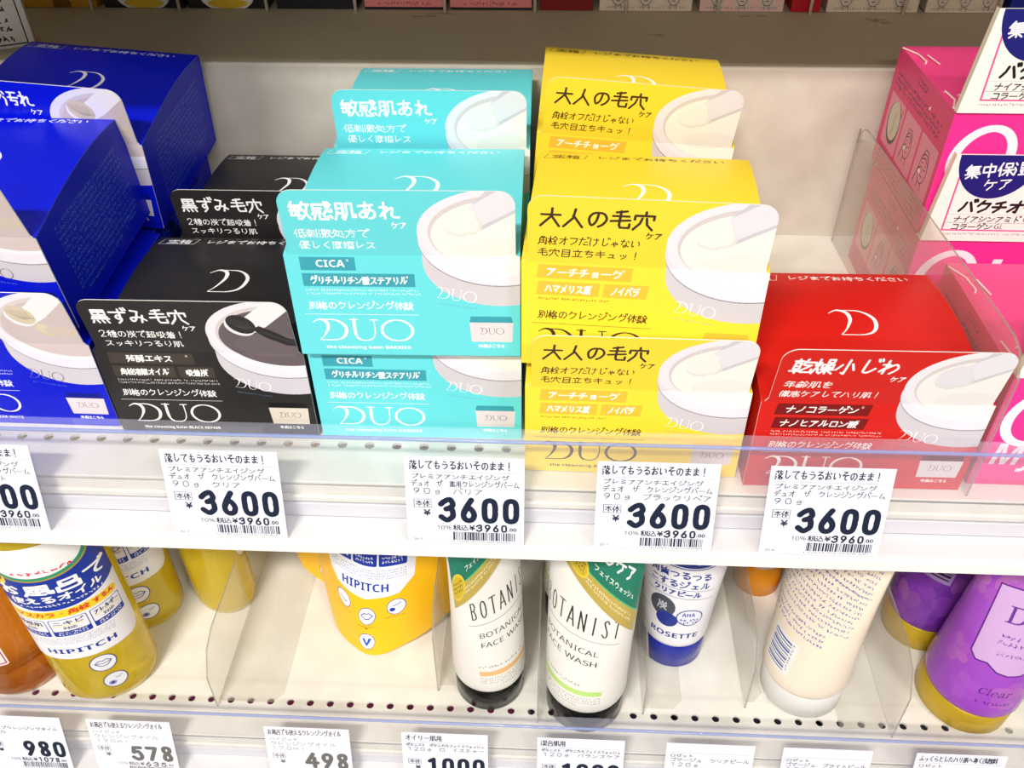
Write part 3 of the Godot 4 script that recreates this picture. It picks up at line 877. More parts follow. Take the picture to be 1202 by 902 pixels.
func pink_front_print() -> Texture2D:
	var p := Print.new(self, 88.0, 61.0, 0.0, 8.0, rgb(246, 52, 150))
	p.rect(0, 0, 88, 3.5, rgb(222, 40, 130))
	var o := []
	for i in 41:
		o.append(Vector3(18 + cos(TAU * i / 40.0) * 12.5 + sin(TAU * i / 40.0) * 2.0, 39 + sin(TAU * i / 40.0) * 14.5, 3.2 + 1.2 * absf(cos(TAU * i / 40.0))))
	p.brush(o, rgb(250, 240, 246))
	p.latin("h", 36, 25, 33, rgb(250, 240, 246), "sans_bold", 0.9, 0.12)
	p.latin("My", 5, 8, 17, rgb(250, 240, 246), "sans_bold", 0.9, 0.12)
	return p.texture()


func pink_card_print() -> Texture2D:
	var p := Print.new(self, 88.0, 45.0, 0.0, 11.0, rgb(246, 243, 236))
	var pink := rgb(240, 80, 150)
	var ink := rgb(18, 16, 22)
	p.rect(8, 5.6, 76, 0.8, pink)
	p.rect(8, 5.6, 0.8, 36, pink)
	p.rect(8, 40.8, 76, 0.8, pink)
	p.rect(83.2, 5.6, 0.8, 36, pink)
	var b := []
	for i in 31:
		var t := PI + PI * i / 30.0
		b.append(Vector2(24.5 + cos(t) * 18.5, 44 + sin(t) * 21.0))
	b.append(Vector2(43, 45))
	b.append(Vector2(6, 45))
	p.poly(b, rgb(22, 26, 118))
	p.xf = Transform2D(0.1, Vector2(9.5, 40.2))
	p.text("集中保湿", 0, 0, 7.4, Color.WHITE, 0.82, 0.98)
	p.text("ケア", 9.4, -8.2, 6.4, Color.WHITE, 0.62, 1.05)
	p.xf = Transform2D.IDENTITY
	p.text("バクチオール", 12.5, 22.4, 7.2, ink, 1.25, 1.02, 0.0, 0.14)
	p.line([Vector2(9, 14.6), Vector2(83, 14.6)], 0.16, rgb(120, 120, 120))
	p.text("ナイアシンアミド", 12, 13.9, 3.6, ink, 0.48, 1.08, 0.0, 0.1)
	p.latin("GL", 44.5, 10.9, 3.9, ink, "sans", 1.0)
	p.line([Vector2(9, 10.0), Vector2(83, 10.0)], 0.16, rgb(120, 120, 120))
	p.text("コラーゲン", 12, 9.8, 3.6, ink, 0.48, 1.08, 0.0, 0.1)
	p.latin("GL", 32.5, 6.8, 3.8, ink, "sans", 1.0)
	p.micro(48, 9.0, 20, 1.6, 1, 2, ink)
	p.text("ハリ・", 48, 39.4, 3.4, ink, 0.36, 1.0, 0.0, 0.14)
	p.text("化粧", 51, 35.0, 3.4, ink, 0.36, 1.0, 0.0, 0.14)
	p.text("ツヤ", 47, 30.8, 3.4, ink, 0.36, 1.0, 0.0, 0.14)
	p.text("肌キメ", 49, 26.8, 3.4, ink, 0.36, 1.0, 0.0, 0.14)
	p.micro(8, 4.6, 50, 1.2, 1, 2, rgb(120, 120, 120))
	return p.texture()


func pink_carton(at: Vector3, turn: Vector3, label: String) -> void:   # base point: lower front left corner
	var o := thing("pink_carton", label, "carton", at, turn, "pink cartons beside the clear divider")
	if not cache.has("pink_body"):
		var pink := mat("pink_board", rgb(244, 60, 150), 0.38)
		var s := Shape.new()
		s.quad(Vector3(PW, 0, -PD), Vector3(0, 0, -PD), Vector3(0, PH, -PD), Vector3(PW, PH, -PD))
		s.quad(Vector3(0, 0, -PD), Vector3(PW, 0, -PD), Vector3(PW, 0, 0), Vector3.ZERO)
		s.quad(Vector3(PW, 0, 0), Vector3(PW, 0, -PD), Vector3(PW, PH, -PD), Vector3(PW, PH, 0))
		cache["pink_body"] = s.mesh(pink)
		var t := Shape.new()
		t.quad(Vector3(0, PH, 0), Vector3(PW, PH, 0), Vector3(PW, PH, -PD), Vector3(0, PH, -PD))
		cache["pink_top"] = t.mesh(mat("pink_lid", rgb(240, 66, 136), 0.34))
		var e := Shape.new()
		e.quad(Vector3(0, 0, -PD), Vector3(0, 0, 0), Vector3(0, PH, 0), Vector3(0, PH, -PD))
		cache["pink_side"] = e.mesh(mat("pink_side", Color.WHITE, 0.4, pink_side_print()))
		var f := Shape.new()
		f.quad(Vector3(0, 0, 0), Vector3(PW, 0, 0), Vector3(PW, PH, 0), Vector3(0, PH, 0))
		cache["pink_front"] = f.mesh(mat("pink_front", Color.WHITE, 0.36, pink_front_print()))
		# torn perforation: a lifted, ragged lip of white board fibre along the top of the side
		var r := Shape.new()
		var rag := [[-0.079, 0.0, 0.0], [-0.070, 0.010, 0.001], [-0.060, 0.012, 0.0], [-0.052, 0.004, -0.004], [-0.046, 0.002, -0.006], [-0.038, 0.005, -0.003], [-0.030, 0.004, -0.008], [-0.027, 0.001, -0.011], [-0.022, 0.006, 0.0], [-0.012, 0.008, 0.001], [-0.003, 0.001, 0.0]]
		for i in rag.size() - 1:
			var a := Vector3(rag[i][1] * 0.5 - 0.0006, PH + 0.0006 + minf(0.0, rag[i][2]), rag[i][0])
			var b := Vector3(rag[i + 1][1] * 0.5 - 0.0006, PH + 0.0006 + minf(0.0, rag[i + 1][2]), rag[i + 1][0])
			r.rod(a, b, 0.00045, 5)
			if i % 3 == 1:
				r.rod(a + Vector3(0.004, 0.0002, 0.002), b + Vector3(0.005, 0.0002, 0.004), 0.0004, 5)
		cache["pink_rag"] = r.mesh(mat("torn_fibre", rgb(240, 214, 208), 0.8))
		var c := Shape.new()
		var d := Shape.new()
		var h := 0.0445
		var th := 0.0009
		c.quad(Vector3(0, PH, 0.0012), Vector3(PW, PH, 0.0012), Vector3(PW - 0.004, PH + h, 0.0012), Vector3(0.004, PH + h, 0.0012), Vector2(0, 1), Vector2(1, 1), Vector2(0.955, 0), Vector2(0.045, 0))
		d.quad(Vector3(PW, PH, 0.0012 - th), Vector3(0, PH, 0.0012 - th), Vector3(0.004, PH + h, 0.0012 - th), Vector3(PW - 0.004, PH + h, 0.0012 - th))
		d.quad(Vector3(0, PH, 0.0012 - th * 4), Vector3(0, PH, 0.0012), Vector3(0.004, PH + h, 0.0012), Vector3(0.004, PH + h, 0.0012 - th * 4))
		d.quad(Vector3(PW, PH, 0.0012), Vector3(PW, PH, 0.0012 - th), Vector3(PW - 0.004, PH + h, 0.0012 - th), Vector3(PW - 0.004, PH + h, 0.0012))
		d.quad(Vector3(0.004, PH + h, 0.0012), Vector3(PW - 0.004, PH + h, 0.0012), Vector3(PW - 0.004, PH + h, 0.0012 - th), Vector3(0.004, PH + h, 0.0012 - th))
		cache["pink_card"] = d.mesh(mat("card_board", rgb(236, 230, 214), 0.7), c.mesh(mat("pink_card", Color.WHITE, 0.45, pink_card_print())))
	part("carton_body", cache["pink_body"], o)
	part("lid_panel", cache["pink_top"], o)
	var side := part("side_panel", cache["pink_side"], o, "side panel with three small skin-care sketches")
	part("front_panel", cache["pink_front"], o)
	part("torn_edge", cache["pink_rag"], side, "torn white perforation along the lid")
	part("display_card", cache["pink_card"], o, "white card with a navy badge")


# ------------------------------------------------------------------ clear dividers
func divider(x: float, level: float, front: float, back: float, high: float, foot: float, yaw: float, label: String, front_cut := 0.02) -> void:
	var o := thing("shelf_divider", label, "divider", Vector3(x, level + 0.0004, front), Vector3(0, yaw, 0), "clear plastic dividers")
	var l := front - back
	var out := PackedVector2Array([Vector2(0, 0), Vector2(l, 0), Vector2(l, high - front_cut * 0.3)])
	for i in 7:
		out.append(Vector2(l - 0.012, high - 0.012) + Vector2.from_angle(i * PI / 12.0) * 0.012)
	out.append(Vector2(front_cut * 1.2, high))
	out.append(Vector2(front_cut * 0.55, high - front_cut * 0.25))
	out.append(Vector2(0.001, high - front_cut))
	var s := Shape.new()
	s.plate(out, -0.0006, 0.0006)
	var m := clear_mat("divider_plastic", rgb(226, 222, 208), 0.13)
	var e := part("upright_sheet", s.mesh(m), o)
	e.rotation_degrees = Vector3(0, 90, 0)
	var rim := Shape.new()
	for i in range(1, out.size()):
		var a := out[i]
		var b := out[(i + 1) % out.size()]
		rim.rod(Vector3(0, a.y, -a.x), Vector3(0, b.y, -b.x), 0.00045, 5)
	part("polished_edge", rim.mesh(clear_mat("divider_edge", rgb(160, 154, 138), 0.4)), o)
	if foot != 0.0:
		var f := Shape.new()
		var fo := PackedVector2Array([Vector2(0, 0.004), Vector2(absf(foot) - 0.006, 0.004), Vector2(absf(foot), 0.01), Vector2(absf(foot), l), Vector2(0, l)])
		f.plate(fo, 0.0, 0.0009)
		var g := part("foot_sheet", f.mesh(m), o)
		g.rotation_degrees = Vector3(-90, 0, 0)
		if foot < 0.0:
			g.position.x = foot


# ------------------------------------------------------------------ tubes, bottles, pouches
func tube(called: String, label: String, at: Vector3, turn: Vector3, r: float, cap_h: float, high: float, body: Material, cap: Material, crimp := 1.5, group := "", cap_r := 0.95) -> Node3D:
	var o := thing(called, label, "tube", at, turn, group)
	var c := Shape.new(true)
	c.lathe([Vector2(0, 0), Vector2(r * cap_r - 0.0012, 0), Vector2(r * cap_r, 0.0014), Vector2(r * cap_r, cap_h - 0.0012), Vector2(r * cap_r - 0.001, cap_h), Vector2(0, cap_h)], 44)
	part("cap", c.mesh(cap), o)
	var secs := []
	var vs := []
	var us := []
	var n := 44
	for k in n + 1:
		us.append(k / float(n))
	var rows := 16
	for i in rows + 3:
		var t: float = clampf((i - 2) / float(rows), 0.0, 1.0)
		var y := lerpf(cap_h + 0.0004, high, t)
		var shrink := 1.0
		if i == 0:
			shrink = 0.0
		elif i == 1:
			shrink = 0.97
		if i == 2:
			y += 0.0022
		var e := pow(t, 1.3)
		var rx := lerpf(r, r * crimp, e) * shrink
		var rz := lerpf(r, 0.0011, e) * shrink
		var ring := []
		for k in n + 1:
			var a := TAU * (k / float(n) - 0.5)
			ring.append(Vector3(sin(a) * rx, y, cos(a) * rz))
		secs.append(ring)
		vs.append(1.0 - t)
	var s := Shape.new(true)
	s.rings(secs, vs, us)
	part("tube_body", s.mesh(body), o)
	return o


func bottle(called: String, label: String, at: Vector3, turn: Vector3, r: float, high: float, glass: Material, group := "") -> Node3D:
	var o := thing(called, label, "bottle", at, turn, group)
	var s := Shape.new(true)
	s.lathe([Vector2(0, 0.0022), Vector2(r * 0.5, 0.0016), Vector2(r * 0.8, 0), Vector2(r * 0.93, 0.0016), Vector2(r * 0.985, 0.006), Vector2(r, 0.012), Vector2(r * 0.992, 0.0145), Vector2(r, 0.017),
		Vector2(r, high * 0.74), Vector2(r * 0.94, high * 0.82), Vector2(r * 0.7, high * 0.92), Vector2(r * 0.42, high * 0.97), Vector2(r * 0.4, high), Vector2(0, high)], 56)
	part("bottle_body", s.mesh(glass), o)
	var c := Shape.new(true)
	c.lathe([Vector2(0, high), Vector2(r * 0.5, high), Vector2(r * 0.5, high + 0.016), Vector2(r * 0.44, high + 0.018), Vector2(0, high + 0.018)], 32)
	part("cap", c.mesh(mat("bottle_cap_white", rgb(240, 240, 238), 0.4)), o)
	return o


func wrap_label(r: float, y0: float, y1: float, half_deg: float, corner: float, m: Material) -> Mesh:   # a label bent round a bottle, rounded at its lower corners
	var s := Shape.new(true)
	var n := 36
	for k in n:
		var q := []
		for j in 2:
			var t := (k + j) / float(n) * 2.0 - 1.0
			var a := deg_to_rad(half_deg) * t
			var edge := maxf(0.0, absf(t) - (1.0 - corner)) / corner
			var low := y0 + (1.0 - sqrt(maxf(0.0, 1.0 - edge * edge))) * corner * deg_to_rad(half_deg) * r
			q.append([Vector3(sin(a) * r, low, cos(a) * r), Vector3(sin(a) * r, y1, cos(a) * r), Vector2(t * 0.5 + 0.5, 1.0 - (low - y0) / (y1 - y0)), Vector2(t * 0.5 + 0.5, 0)])
		s.quad(q[0][0], q[1][0], q[1][1], q[0][1], q[0][2], q[1][2], q[1][3], q[0][3])
	return s.mesh(m)


func wrap_disc(r: float, x: float, y: float, rad: float, m: Material) -> Mesh:
	var s := Shape.new(true)
	var n := 22
	var f := func(px: float, py: float) -> Vector3: return Vector3(sin((x + px) / r) * r, y + py, cos((x + px) / r) * r)
	for k in n:
		var a := Vector2.from_angle(TAU * k / n)
		var b := Vector2.from_angle(TAU * (k + 1) / n)
		s.tri(f.call(0.0, 0.0), f.call(a.x * rad, a.y * rad), f.call(b.x * rad, b.y * rad), Vector2(0.5, 0.5), Vector2(0.5 + a.x * 0.5, 0.5 - a.y * 0.5), Vector2(0.5 + b.x * 0.5, 0.5 - b.y * 0.5))
	return s.mesh(m)


func oil_label_print() -> Texture2D:
	var navy := rgb(18, 52, 160)
	var p := Print.new(self, 62.0, 120.0, -31.0, 10.0, rgb(242, 243, 250))
	p.ell(Vector2(0, 124), 60, 68, navy)
	p.ell(Vector2(-2, 104), 25, 17, rgb(176, 150, 60))
	p.ell(Vector2(-2, 105), 24, 16.6, rgb(40, 150, 110))
	p.ell(Vector2(-2, 106.5), 22, 15.6, rgb(244, 244, 246))
	p.micro(-13, 97, 26, 3.4, 1, 4, rgb(214, 40, 80), 0.2)
	p.ell(Vector2(-27, 89), 9, 8.6, rgb(250, 214, 40))
	p.text("処方", -31.5, 94, 6.4, rgb(30, 40, 90), 0.9)
	p.xf = Transform2D.IDENTITY
	p.text("お風呂で", -26, 84.5, 11.6, Color.WHITE, 1.9, 1.16)
	p.text("使えるオイル", -21, 71.4, 7.2, Color.WHITE, 1.1, 1.0)
	p.micro(-18, 62.4, 40, 2.0, 1, 2, Color.WHITE, 0.2)
	p.round_rect(-27, 47.5, 54, 7.6, 3.5, rgb(250, 214, 40))
	p.text("マスカラ・角栓", -23, 54.2, 5.2, rgb(218, 60, 30), 0.8, 0.95)
	p.text("するん", 13, 54.2, 4.6, rgb(218, 60, 30), 0.8, 0.9)
	var words := ["敏感肌", "ニキビ", "アレルギー"]
	for i in 3:
		var x := -27.0 + i * 18.4
		p.round_rect(x, 27, 17, 18.4, 1.2, navy)
		p.round_rect(x + 0.4, 32.5, 16.2, 12.4, 1.0, rgb(242, 243, 250))
		p.text(words[i], x + 1.4, 43.4, 4.4, rgb(40, 44, 90), 0.6, 14.0 / (4.4 * words[i].length()))
		p.rect(x + 1.4, 38.0, 13, 0.7, rgb(240, 214, 70))
		p.text("対応" if i == 0 else "対応", x + 5.2, 37.2, 3.2, rgb(40, 44, 90), 0.4)
		p.micro(x + 2, 31.4, 13, 1.5, 2, 2.0, Color.WHITE, 0.2)
	p.micro(-24, 25.0, 42, 1.0, 6, 1.4, rgb(120, 120, 170), 0.14)
	p.latin("HIPITCH", -17, 6.5, 7.2, navy, "sans_bold", 1.0, 0.0, 33.0)
	return p.texture()


func icon_print(kind: int) -> Texture2D:
	var navy := rgb(52, 52, 132)
	var p := Print.new(self, 16.0, 16.0, -8.0, 12.0, navy)
	p.xf = Transform2D(0.0, Vector2(0, 8))
	p.ell(Vector2.ZERO, 7.3, 7.3, rgb(236, 238, 246))
	if kind == 0:
		p.line([Vector2(-5, 0.4), Vector2(-2, 2.8), Vector2(0, 1.9), Vector2(2, 2.8), Vector2(5, 0.4), Vector2(2, -2.8), Vector2(-2, -2.8), Vector2(-5, 0.4)], 0.6, navy)
		p.line([Vector2(-5, 0.4), Vector2(0, -0.6), Vector2(5, 0.4)], 0.5, navy)
	elif kind == 1:
		p.line([Vector2(0.5, 2.2), Vector2(2.6, 1.2), Vector2(4.6, 2.8)], 0.5, navy)
		p.ell(Vector2(-2.6, -2.4), 2.6, 2.2, rgb(150, 150, 214))
		p.ell(Vector2(-2.6, -2.4), 1.2, 1.1, navy)
	else:
		p.poly([Vector2(0, -5), Vector2(-5.4, 2.4), Vector2(-2.2, 3), Vector2(0, -1)], rgb(30, 80, 190))
		p.poly([Vector2(0, -5), Vector2(5.4, 3.4), Vector2(2.0, 4), Vector2(0, -1)], rgb(30, 80, 190))
	return p.texture()


func pouch_print() -> Texture2D:
	var navy := rgb(18, 56, 168)
	var gold := rgb(250, 192, 24)
	var p := Print.new(self, 110.0, 150.0, -55.0, 7.0, gold)
	p.poly([Vector2(-34, 150), Vector2(-34, 72), Vector2(-30, 55), Vector2(-24, 48), Vector2(0, 44), Vector2(24, 48), Vector2(33, 58), Vector2(34, 72), Vector2(34, 150)], rgb(240, 242, 250))
	var words := ["敏感肌", "ニキビ", "アレルギー"]
	for i in 3:
		var x := -29.0 + i * 19.6
		p.round_rect(x, 70, 18.2, 24, 1.2, navy)
		p.round_rect(x + 0.5, 79, 17.2, 14.5, 1.0, rgb(240, 242, 250))
		p.text(words[i], x + 1.4, 92, 5.0, rgb(40, 44, 110), 0.7, 15.0 / (5.0 * words[i].length()))
		p.rect(x + 1.4, 85.2, 14, 0.9, rgb(240, 214, 70))
		p.text("対応", x + 5.0, 84.4, 3.8, navy, 0.5)
		p.micro(x + 2, 77, 14, 2.0, 2, 2.8, Color.WHITE, 0.2)
	p.text("るん", 10, 103, 6.4, rgb(220, 60, 30), 1.2)
	p.micro(-28, 67.5, 56, 1.3, 4, 2.0, rgb(90, 100, 170), 0.16)
	p.latin("HIPITCH", -19, 50.5, 8.6, navy, "sans_bold", 1.0, 0.0, 36.0)
	for c in [[-19, 37, 2], [1, 31, 0], [22, 37, 1], [1, 11, 3]]:
		p.ell(Vector2(c[0], c[1]), 6.6, 6.6, rgb(52, 70, 160))
		p.ell(Vector2(c[0], c[1]), 6.1, 6.1, rgb(240, 242, 250))
	p.line([Vector2(-3.4, 31.4), Vector2(-0.6, 33.4), Vector2(1, 32.6), Vector2(2.6, 33.4), Vector2(5.4, 31.4), Vector2(2.4, 28.8), Vector2(-0.4, 28.8), Vector2(-3.4, 31.4)], 0.6, navy)
	p.line([Vector2(20, 38), Vector2(23, 38.6), Vector2(25, 40)], 0.6, navy)
	p.ell(Vector2(19.4, 35), 2.0, 1.6, navy)
	p.line([Vector2(-22, 37), Vector2(-18, 35.4), Vector2(-16, 36)], 0.6, navy)
	p.poly([Vector2(1, 7), Vector2(-3, 13), Vector2(-0.6, 13.4), Vector2(1, 10)], rgb(30, 80, 190))
	p.poly([Vector2(1, 7), Vector2(5, 13.8), Vector2(2.6, 14), Vector2(1, 10)], rgb(30, 80, 190))
	p.line([Vector2(0, 21.6), Vector2(2, 21.6)], 0.4, rgb(70, 60, 30))
	p.line([Vector2(1, 20.6), Vector2(1, 22.6)], 0.4, rgb(70, 60, 30))
	for c in [[-26, 29.4], [-6, 23.6], [14, 29.4]]:
		p.micro(c[0], c[1], 14, 1.3, 1, 2, rgb(90, 70, 20))
	return p.texture()


func pouch(label: String, at: Vector3, turn: Vector3, fd: float, bd: float, m: Material) -> void:
	var o := thing("refill_pouch", label, "pouch", at, turn, "yellow refill pouches")
	var n := 32
	var rows := 14
	var us := []
	var secs := []
	var vs := []
	for i in rows + 1:
		var t := i / float(rows)
		var hw := lerpf(0.046, 0.053, t)
		var thick := pow(1.0 - t, 0.75)
		var front := []
		for k in n + 1:
			var x := k / float(n) * 2.0 - 1.0
			var z := fd * thick * pow(maxf(0.0, 1.0 - pow(absf(x), 1.7)), 0.9) + 0.0006
			var lift := (0.012 * pow(absf(x), 2.0)) * (1.0 - t)
			front.append(Vector3(x * hw, t * 0.15 + lift, z + 0.0008 * sin(x * 9.0 + t * 14.0) * thick))
		secs.append(front)
		vs.append(1.0 - t)
	for k in n + 1:
		us.append(k / float(n))
	var s := Shape.new(true)
	s.rings(secs, vs, us)
	part("front_film", s.mesh(m), o)
	var b := Shape.new(true)
	var secs2 := []
	var us2 := []
	for i in rows + 1:
		var t := i / float(rows)
		var hw := lerpf(0.046, 0.053, t)
		var thick := pow(1.0 - t, 0.75)
		var back := []
		for k in n + 1:
			var x := 1.0 - k / float(n) * 2.0
			back.append(Vector3(x * hw, t * 0.15 + 0.012 * x * x * (1.0 - t), -bd * thick * (1.0 - x * x) - 0.0006))
		secs2.append(back)
	for k in n + 1:
		us2.append(0.0)
	b.rings(secs2, vs, us2)
	var bottom := Shape.new(true)
	for k in n:
		var fa: Vector3 = secs[0][k]
		var fb: Vector3 = secs[0][k + 1]
		var ba: Vector3 = secs2[0][n - k]
		var bb: Vector3 = secs2[0][n - k - 1]
		bottom.quad(ba, bb, fb, fa)
	var film := mat("pouch_film_plain", rgb(250, 192, 24), 0.3)
	part("back_film", b.mesh(film), o)
	part("bottom_gusset", bottom.mesh(film), o)


func botanic_print(accent: Color) -> Texture2D:
	var p := Print.new(self, 150.0, 176.0, -75.0, 7.0, rgb(240, 239, 235))
	var ink := rgb(40, 40, 38)
	var x := -24.0
	for c in "BOTANIST":
		p.text(c, x, 88, 17.0, ink, 0.85, 0.3)
		x += 6.4
	p.line([Vector2(-26, 67), Vector2(27, 67)], 0.4, ink)
	p.latin("BOTANICAL", -20, 55, 6.0, ink, "sans", 1.0, 0.0, 36.0)
	p.latin("FACE WASH", -20, 46, 6.0, ink, "sans", 1.0, 0.0, 36.0)
	p.rect(-24, 18, 46, 4.4, accent)
	p.micro(-24, 28, 34, 2.0, 1, 2.6, rgb(120, 118, 110))
	p.micro(-24, 16, 46, 1.5, 3, 2.4, rgb(120, 118, 110))
	p.micro(-10, 8, 20, 1.7, 1, 2.4, rgb(120, 118, 110))
	return p.texture()


func sticker_print() -> Texture2D:
	var p := Print.new(self, 70.0, 62.0, -35.0, 9.0, rgb(32, 122, 100))
	p.rect(-35, 0, 70, 13, rgb(190, 168, 84))
	p.rect(-35, 12.4, 70, 1.0, rgb(90, 190, 120))
	p.micro(-18, 9.6, 44, 1.8, 2, 2.8, rgb(240, 232, 200), 0.2)
	p.ell(Vector2(-26, 12), 9.5, 8.5, rgb(226, 200, 60))
	p.ell(Vector2(-26, 12), 8.2, 7.2, rgb(206, 180, 50))
	p.micro(-32, 15.5, 12, 1.8, 3, 2.6, rgb(90, 70, 20), 0.2)
	p.text("フェイスウォッシュ", -14, 22, 4.2, rgb(236, 240, 232), 0.5, 1.0)
	p.text("しケア", -10, 36, 10, Color.WHITE, 1.3, 1.0)
	p.text("すっきり", -8, 50, 9, Color.WHITE, 1.2, 1.0)
	return p.texture()


func shell_patch(r: float, crimp: float, cap_h: float, high: float, half_deg: float, y0: float, y1: float, slope: float, m: Material, centre := 0.0) -> Mesh:   # a sticker lying on the upper front of a tube
	var s := Shape.new(true)
	var n := 20
	var rows := 8
	var at := func(t: float, y: float) -> Vector3:
		var e := pow(clampf((y - cap_h) / (high - cap_h), 0.0, 1.0), 1.3)
		var a := deg_to_rad(half_deg * t + centre)
		return Vector3(sin(a) * (lerpf(r, r * crimp, e) + 0.0005), y, cos(a) * (lerpf(r, 0.0011, e) + 0.0006))
	for k in n:
		for j in rows:
			var q := []
			for d in [[0, 0], [1, 0], [1, 1], [0, 1]]:
				var t: float = (k + d[0]) / float(n) * 2.0 - 1.0
				var v: float = (j + d[1]) / float(rows)
				var low := y0 + slope * (t + 1.0) * 0.5
				q.append([at.call(t, lerpf(low, y1, v)), Vector2(t * 0.5 + 0.5, 1.0 - v)])
			s.quad(q[0][0], q[1][0], q[2][0], q[3][0], q[0][1], q[1][1], q[2][1], q[3][1])
	return s.mesh(m)


func rosette_print() -> Texture2D:
	var navy := rgb(38, 52, 140)
	var p := Print.new(self, 138.0, 130.0, -69.0, 7.0, rgb(232, 232, 238))
	p.ell(Vector2(0, 84), 25, 17, navy)
	p.ell(Vector2(0, 84), 24.3, 16.3, rgb(225, 226, 236))
	p.ell(Vector2(0, 84), 23.5, 15.5, navy)
	p.latin("gommage", -10, 72, 4.6, rgb(225, 226, 236), "serif", 1.0, 0.2)
	p.text("角質つるつる", -19, 65.5, 6.0, navy, 0.8, 1.0)
	p.text("こするジェル", -19, 58, 6.0, navy, 0.8, 1.0)
	p.line([Vector2(-22, 51), Vector2(22, 51)], 0.4, navy)
	p.text("クリアピール", -16, 50, 4.8, navy, 0.8, 1.0)
	p.line([Vector2(-22, 44), Vector2(22, 44)], 0.4, navy)
	p.ell(Vector2(-9, 34), 8.5, 8.5, rgb(74, 80, 92))
	p.text("炭", -12.4, 38, 7, rgb(200, 204, 210), 0.9)
	p.ell(Vector2(-5, 24), 7, 6, navy)
	p.ell(Vector2(9, 28), 8.4, 7.0, navy)
	p.ell(Vector2(9, 28), 7.7, 6.3, rgb(226, 230, 244))
	p.latin("AHA", 4.0, 29, 4.0, navy, "sans_bold")
	p.micro(3.4, 27, 11, 2.0, 2, 2.6, navy, 0.2)
	p.latin("ROSETTE", -15, 9, 6.0, navy, "sans_bold", 1.0, 0.0, 32.0)
	return p.texture()


func cream_print() -> Texture2D:
	var ink := rgb(92, 84, 170)
	var p := Print.new(self, 160.0, 130.0, -80.0, 7.0, rgb(248, 234, 216))
	p.micro(-30, 118, 60, 1.9, 18, 3.7, ink, 0.17)
	p.micro(-26, 50, 44, 1.9, 3, 3.7, ink, 0.17)
	p.line([Vector2(-34, 84), Vector2(32, 84)], 0.3, ink)
	p.round_rect(-12, 10, 20, 24, 1.0, rgb(248, 244, 240))
	for i in 11:
		p.rect(-10.5, 12 + i * 1.9, 14.5, [0.7, 1.2, 0.5][i % 3], rgb(60, 90, 170))
	p.micro(4.6, 33, 2.2, 1.6, 9, 2.2, rgb(60, 90, 170), 0.2)
	p.line([Vector2(-32, 18), Vector2(-25, 18), Vector2(-25, 25), Vector2(-32, 25), Vector2(-32, 18)], 0.6, rgb(70, 80, 130))
	p.ell(Vector2(-28.5, 21.5), 1.8, 1.8, rgb(70, 80, 130))
	p.micro(-33, 15.6, 9, 1.6, 2, 2.2, rgb(120, 120, 140))
	return p.texture()


func violet_print(dark: bool) -> Texture2D:
	var base := rgb(158, 74, 196) if not dark else rgb(110, 44, 156)
	var p := Print.new(self, 170.0, 130.0, -85.0, 7.0, base)
	for i in 46:
		var c := Vector2(rng.randf_range(-80, 80), rng.randf_range(12, 128))
		var tint: Color = [rgb(226, 170, 176), rgb(190, 120, 214), rgb(176, 96, 206), rgb(236, 190, 170)][rng.randi() % 4]
		var k := rng.randf_range(6.0, 14.0)
		for j in 5:
			p.ell(c + Vector2.from_angle(TAU * j / 5.0 + i) * k * 0.6, k * 0.55, k * 0.42, base.lerp(tint, 0.12 + 0.07 * (j % 3)), TAU * j / 5.0 + i)
	if dark:
		p.rect(-10, 40, 24, 44, rgb(170, 140, 200))
		for i in 16:
			p.rect(-8, 42.5 + i * 2.5, 20, [1.0, 1.7, 0.7, 1.3][i % 4], rgb(28, 16, 44))
		p.line([Vector2(-40, 30), Vector2(-32, 30), Vector2(-32, 37), Vector2(-40, 37), Vector2(-40, 30)], 0.6, rgb(50, 16, 90))
		p.micro(-26, 36, 10, 1.8, 3, 2.6, rgb(50, 16, 90))
	else:
		var frame := [Vector2(-22, 40), Vector2(-18, 36), Vector2(-12, 37), Vector2(-6, 33), Vector2(0, 32), Vector2(6, 33), Vector2(12, 37), Vector2(18, 36), Vector2(22, 40), Vector2(22, 84), Vector2(-22, 84)]
		p.poly(frame, rgb(206, 170, 222))
		frame.append(frame[0])
		p.line(frame, 0.9, rgb(96, 30, 140))
		p.latin("D", -13, 64, 14, rgb(110, 50, 150), "serif", 1.1)
		p.micro(-12, 57, 26, 2.6, 2, 4, rgb(120, 60, 160))
		p.micro(-10, 46, 20, 2.2, 1, 4, rgb(120, 60, 160))
		p.latin("Clear", -10, 17, 6, rgb(96, 40, 140), "serif", 1.2, 0.2)
		p.micro(-9, 12.5, 20, 2.2, 1, 3, rgb(96, 40, 140), 0.2)
		p.round_rect(8, 92, 40, 40, 4, rgb(248, 216, 60))
		p.round_rect(12, 97, 34, 34, 2, rgb(60, 150, 70))
	return p.texture()


# ------------------------------------------------------------------ boards, rails, riser
func noise_tex(a: Color, b: Color, freq: float, seed_no: int, size := 512) -> NoiseTexture2D:
	var n := FastNoiseLite.new()
	n.seed = seed_no
	n.frequency = freq
	n.fractal_octaves = 4
	var t := NoiseTexture2D.new()
	t.width = size
	t.height = size
	t.seamless = true
	t.noise = n
	var g := Gradient.new()
	g.set_color(0, a)
	g.set_color(1, b)
	t.color_ramp = g
	return t


func enamel(key: String, a: Color, b: Color, rough: float, scale := 3.0) -> StandardMaterial3D:
	if not mats.has(key):
		var m := mat(key, Color.WHITE, rough, noise_tex(a, b, 0.02, key.length() * 7))
		m.uv1_triplanar = true
		m.uv1_world_triplanar = true
		m.uv1_scale = Vector3(scale, scale, scale)
	return mats[key]


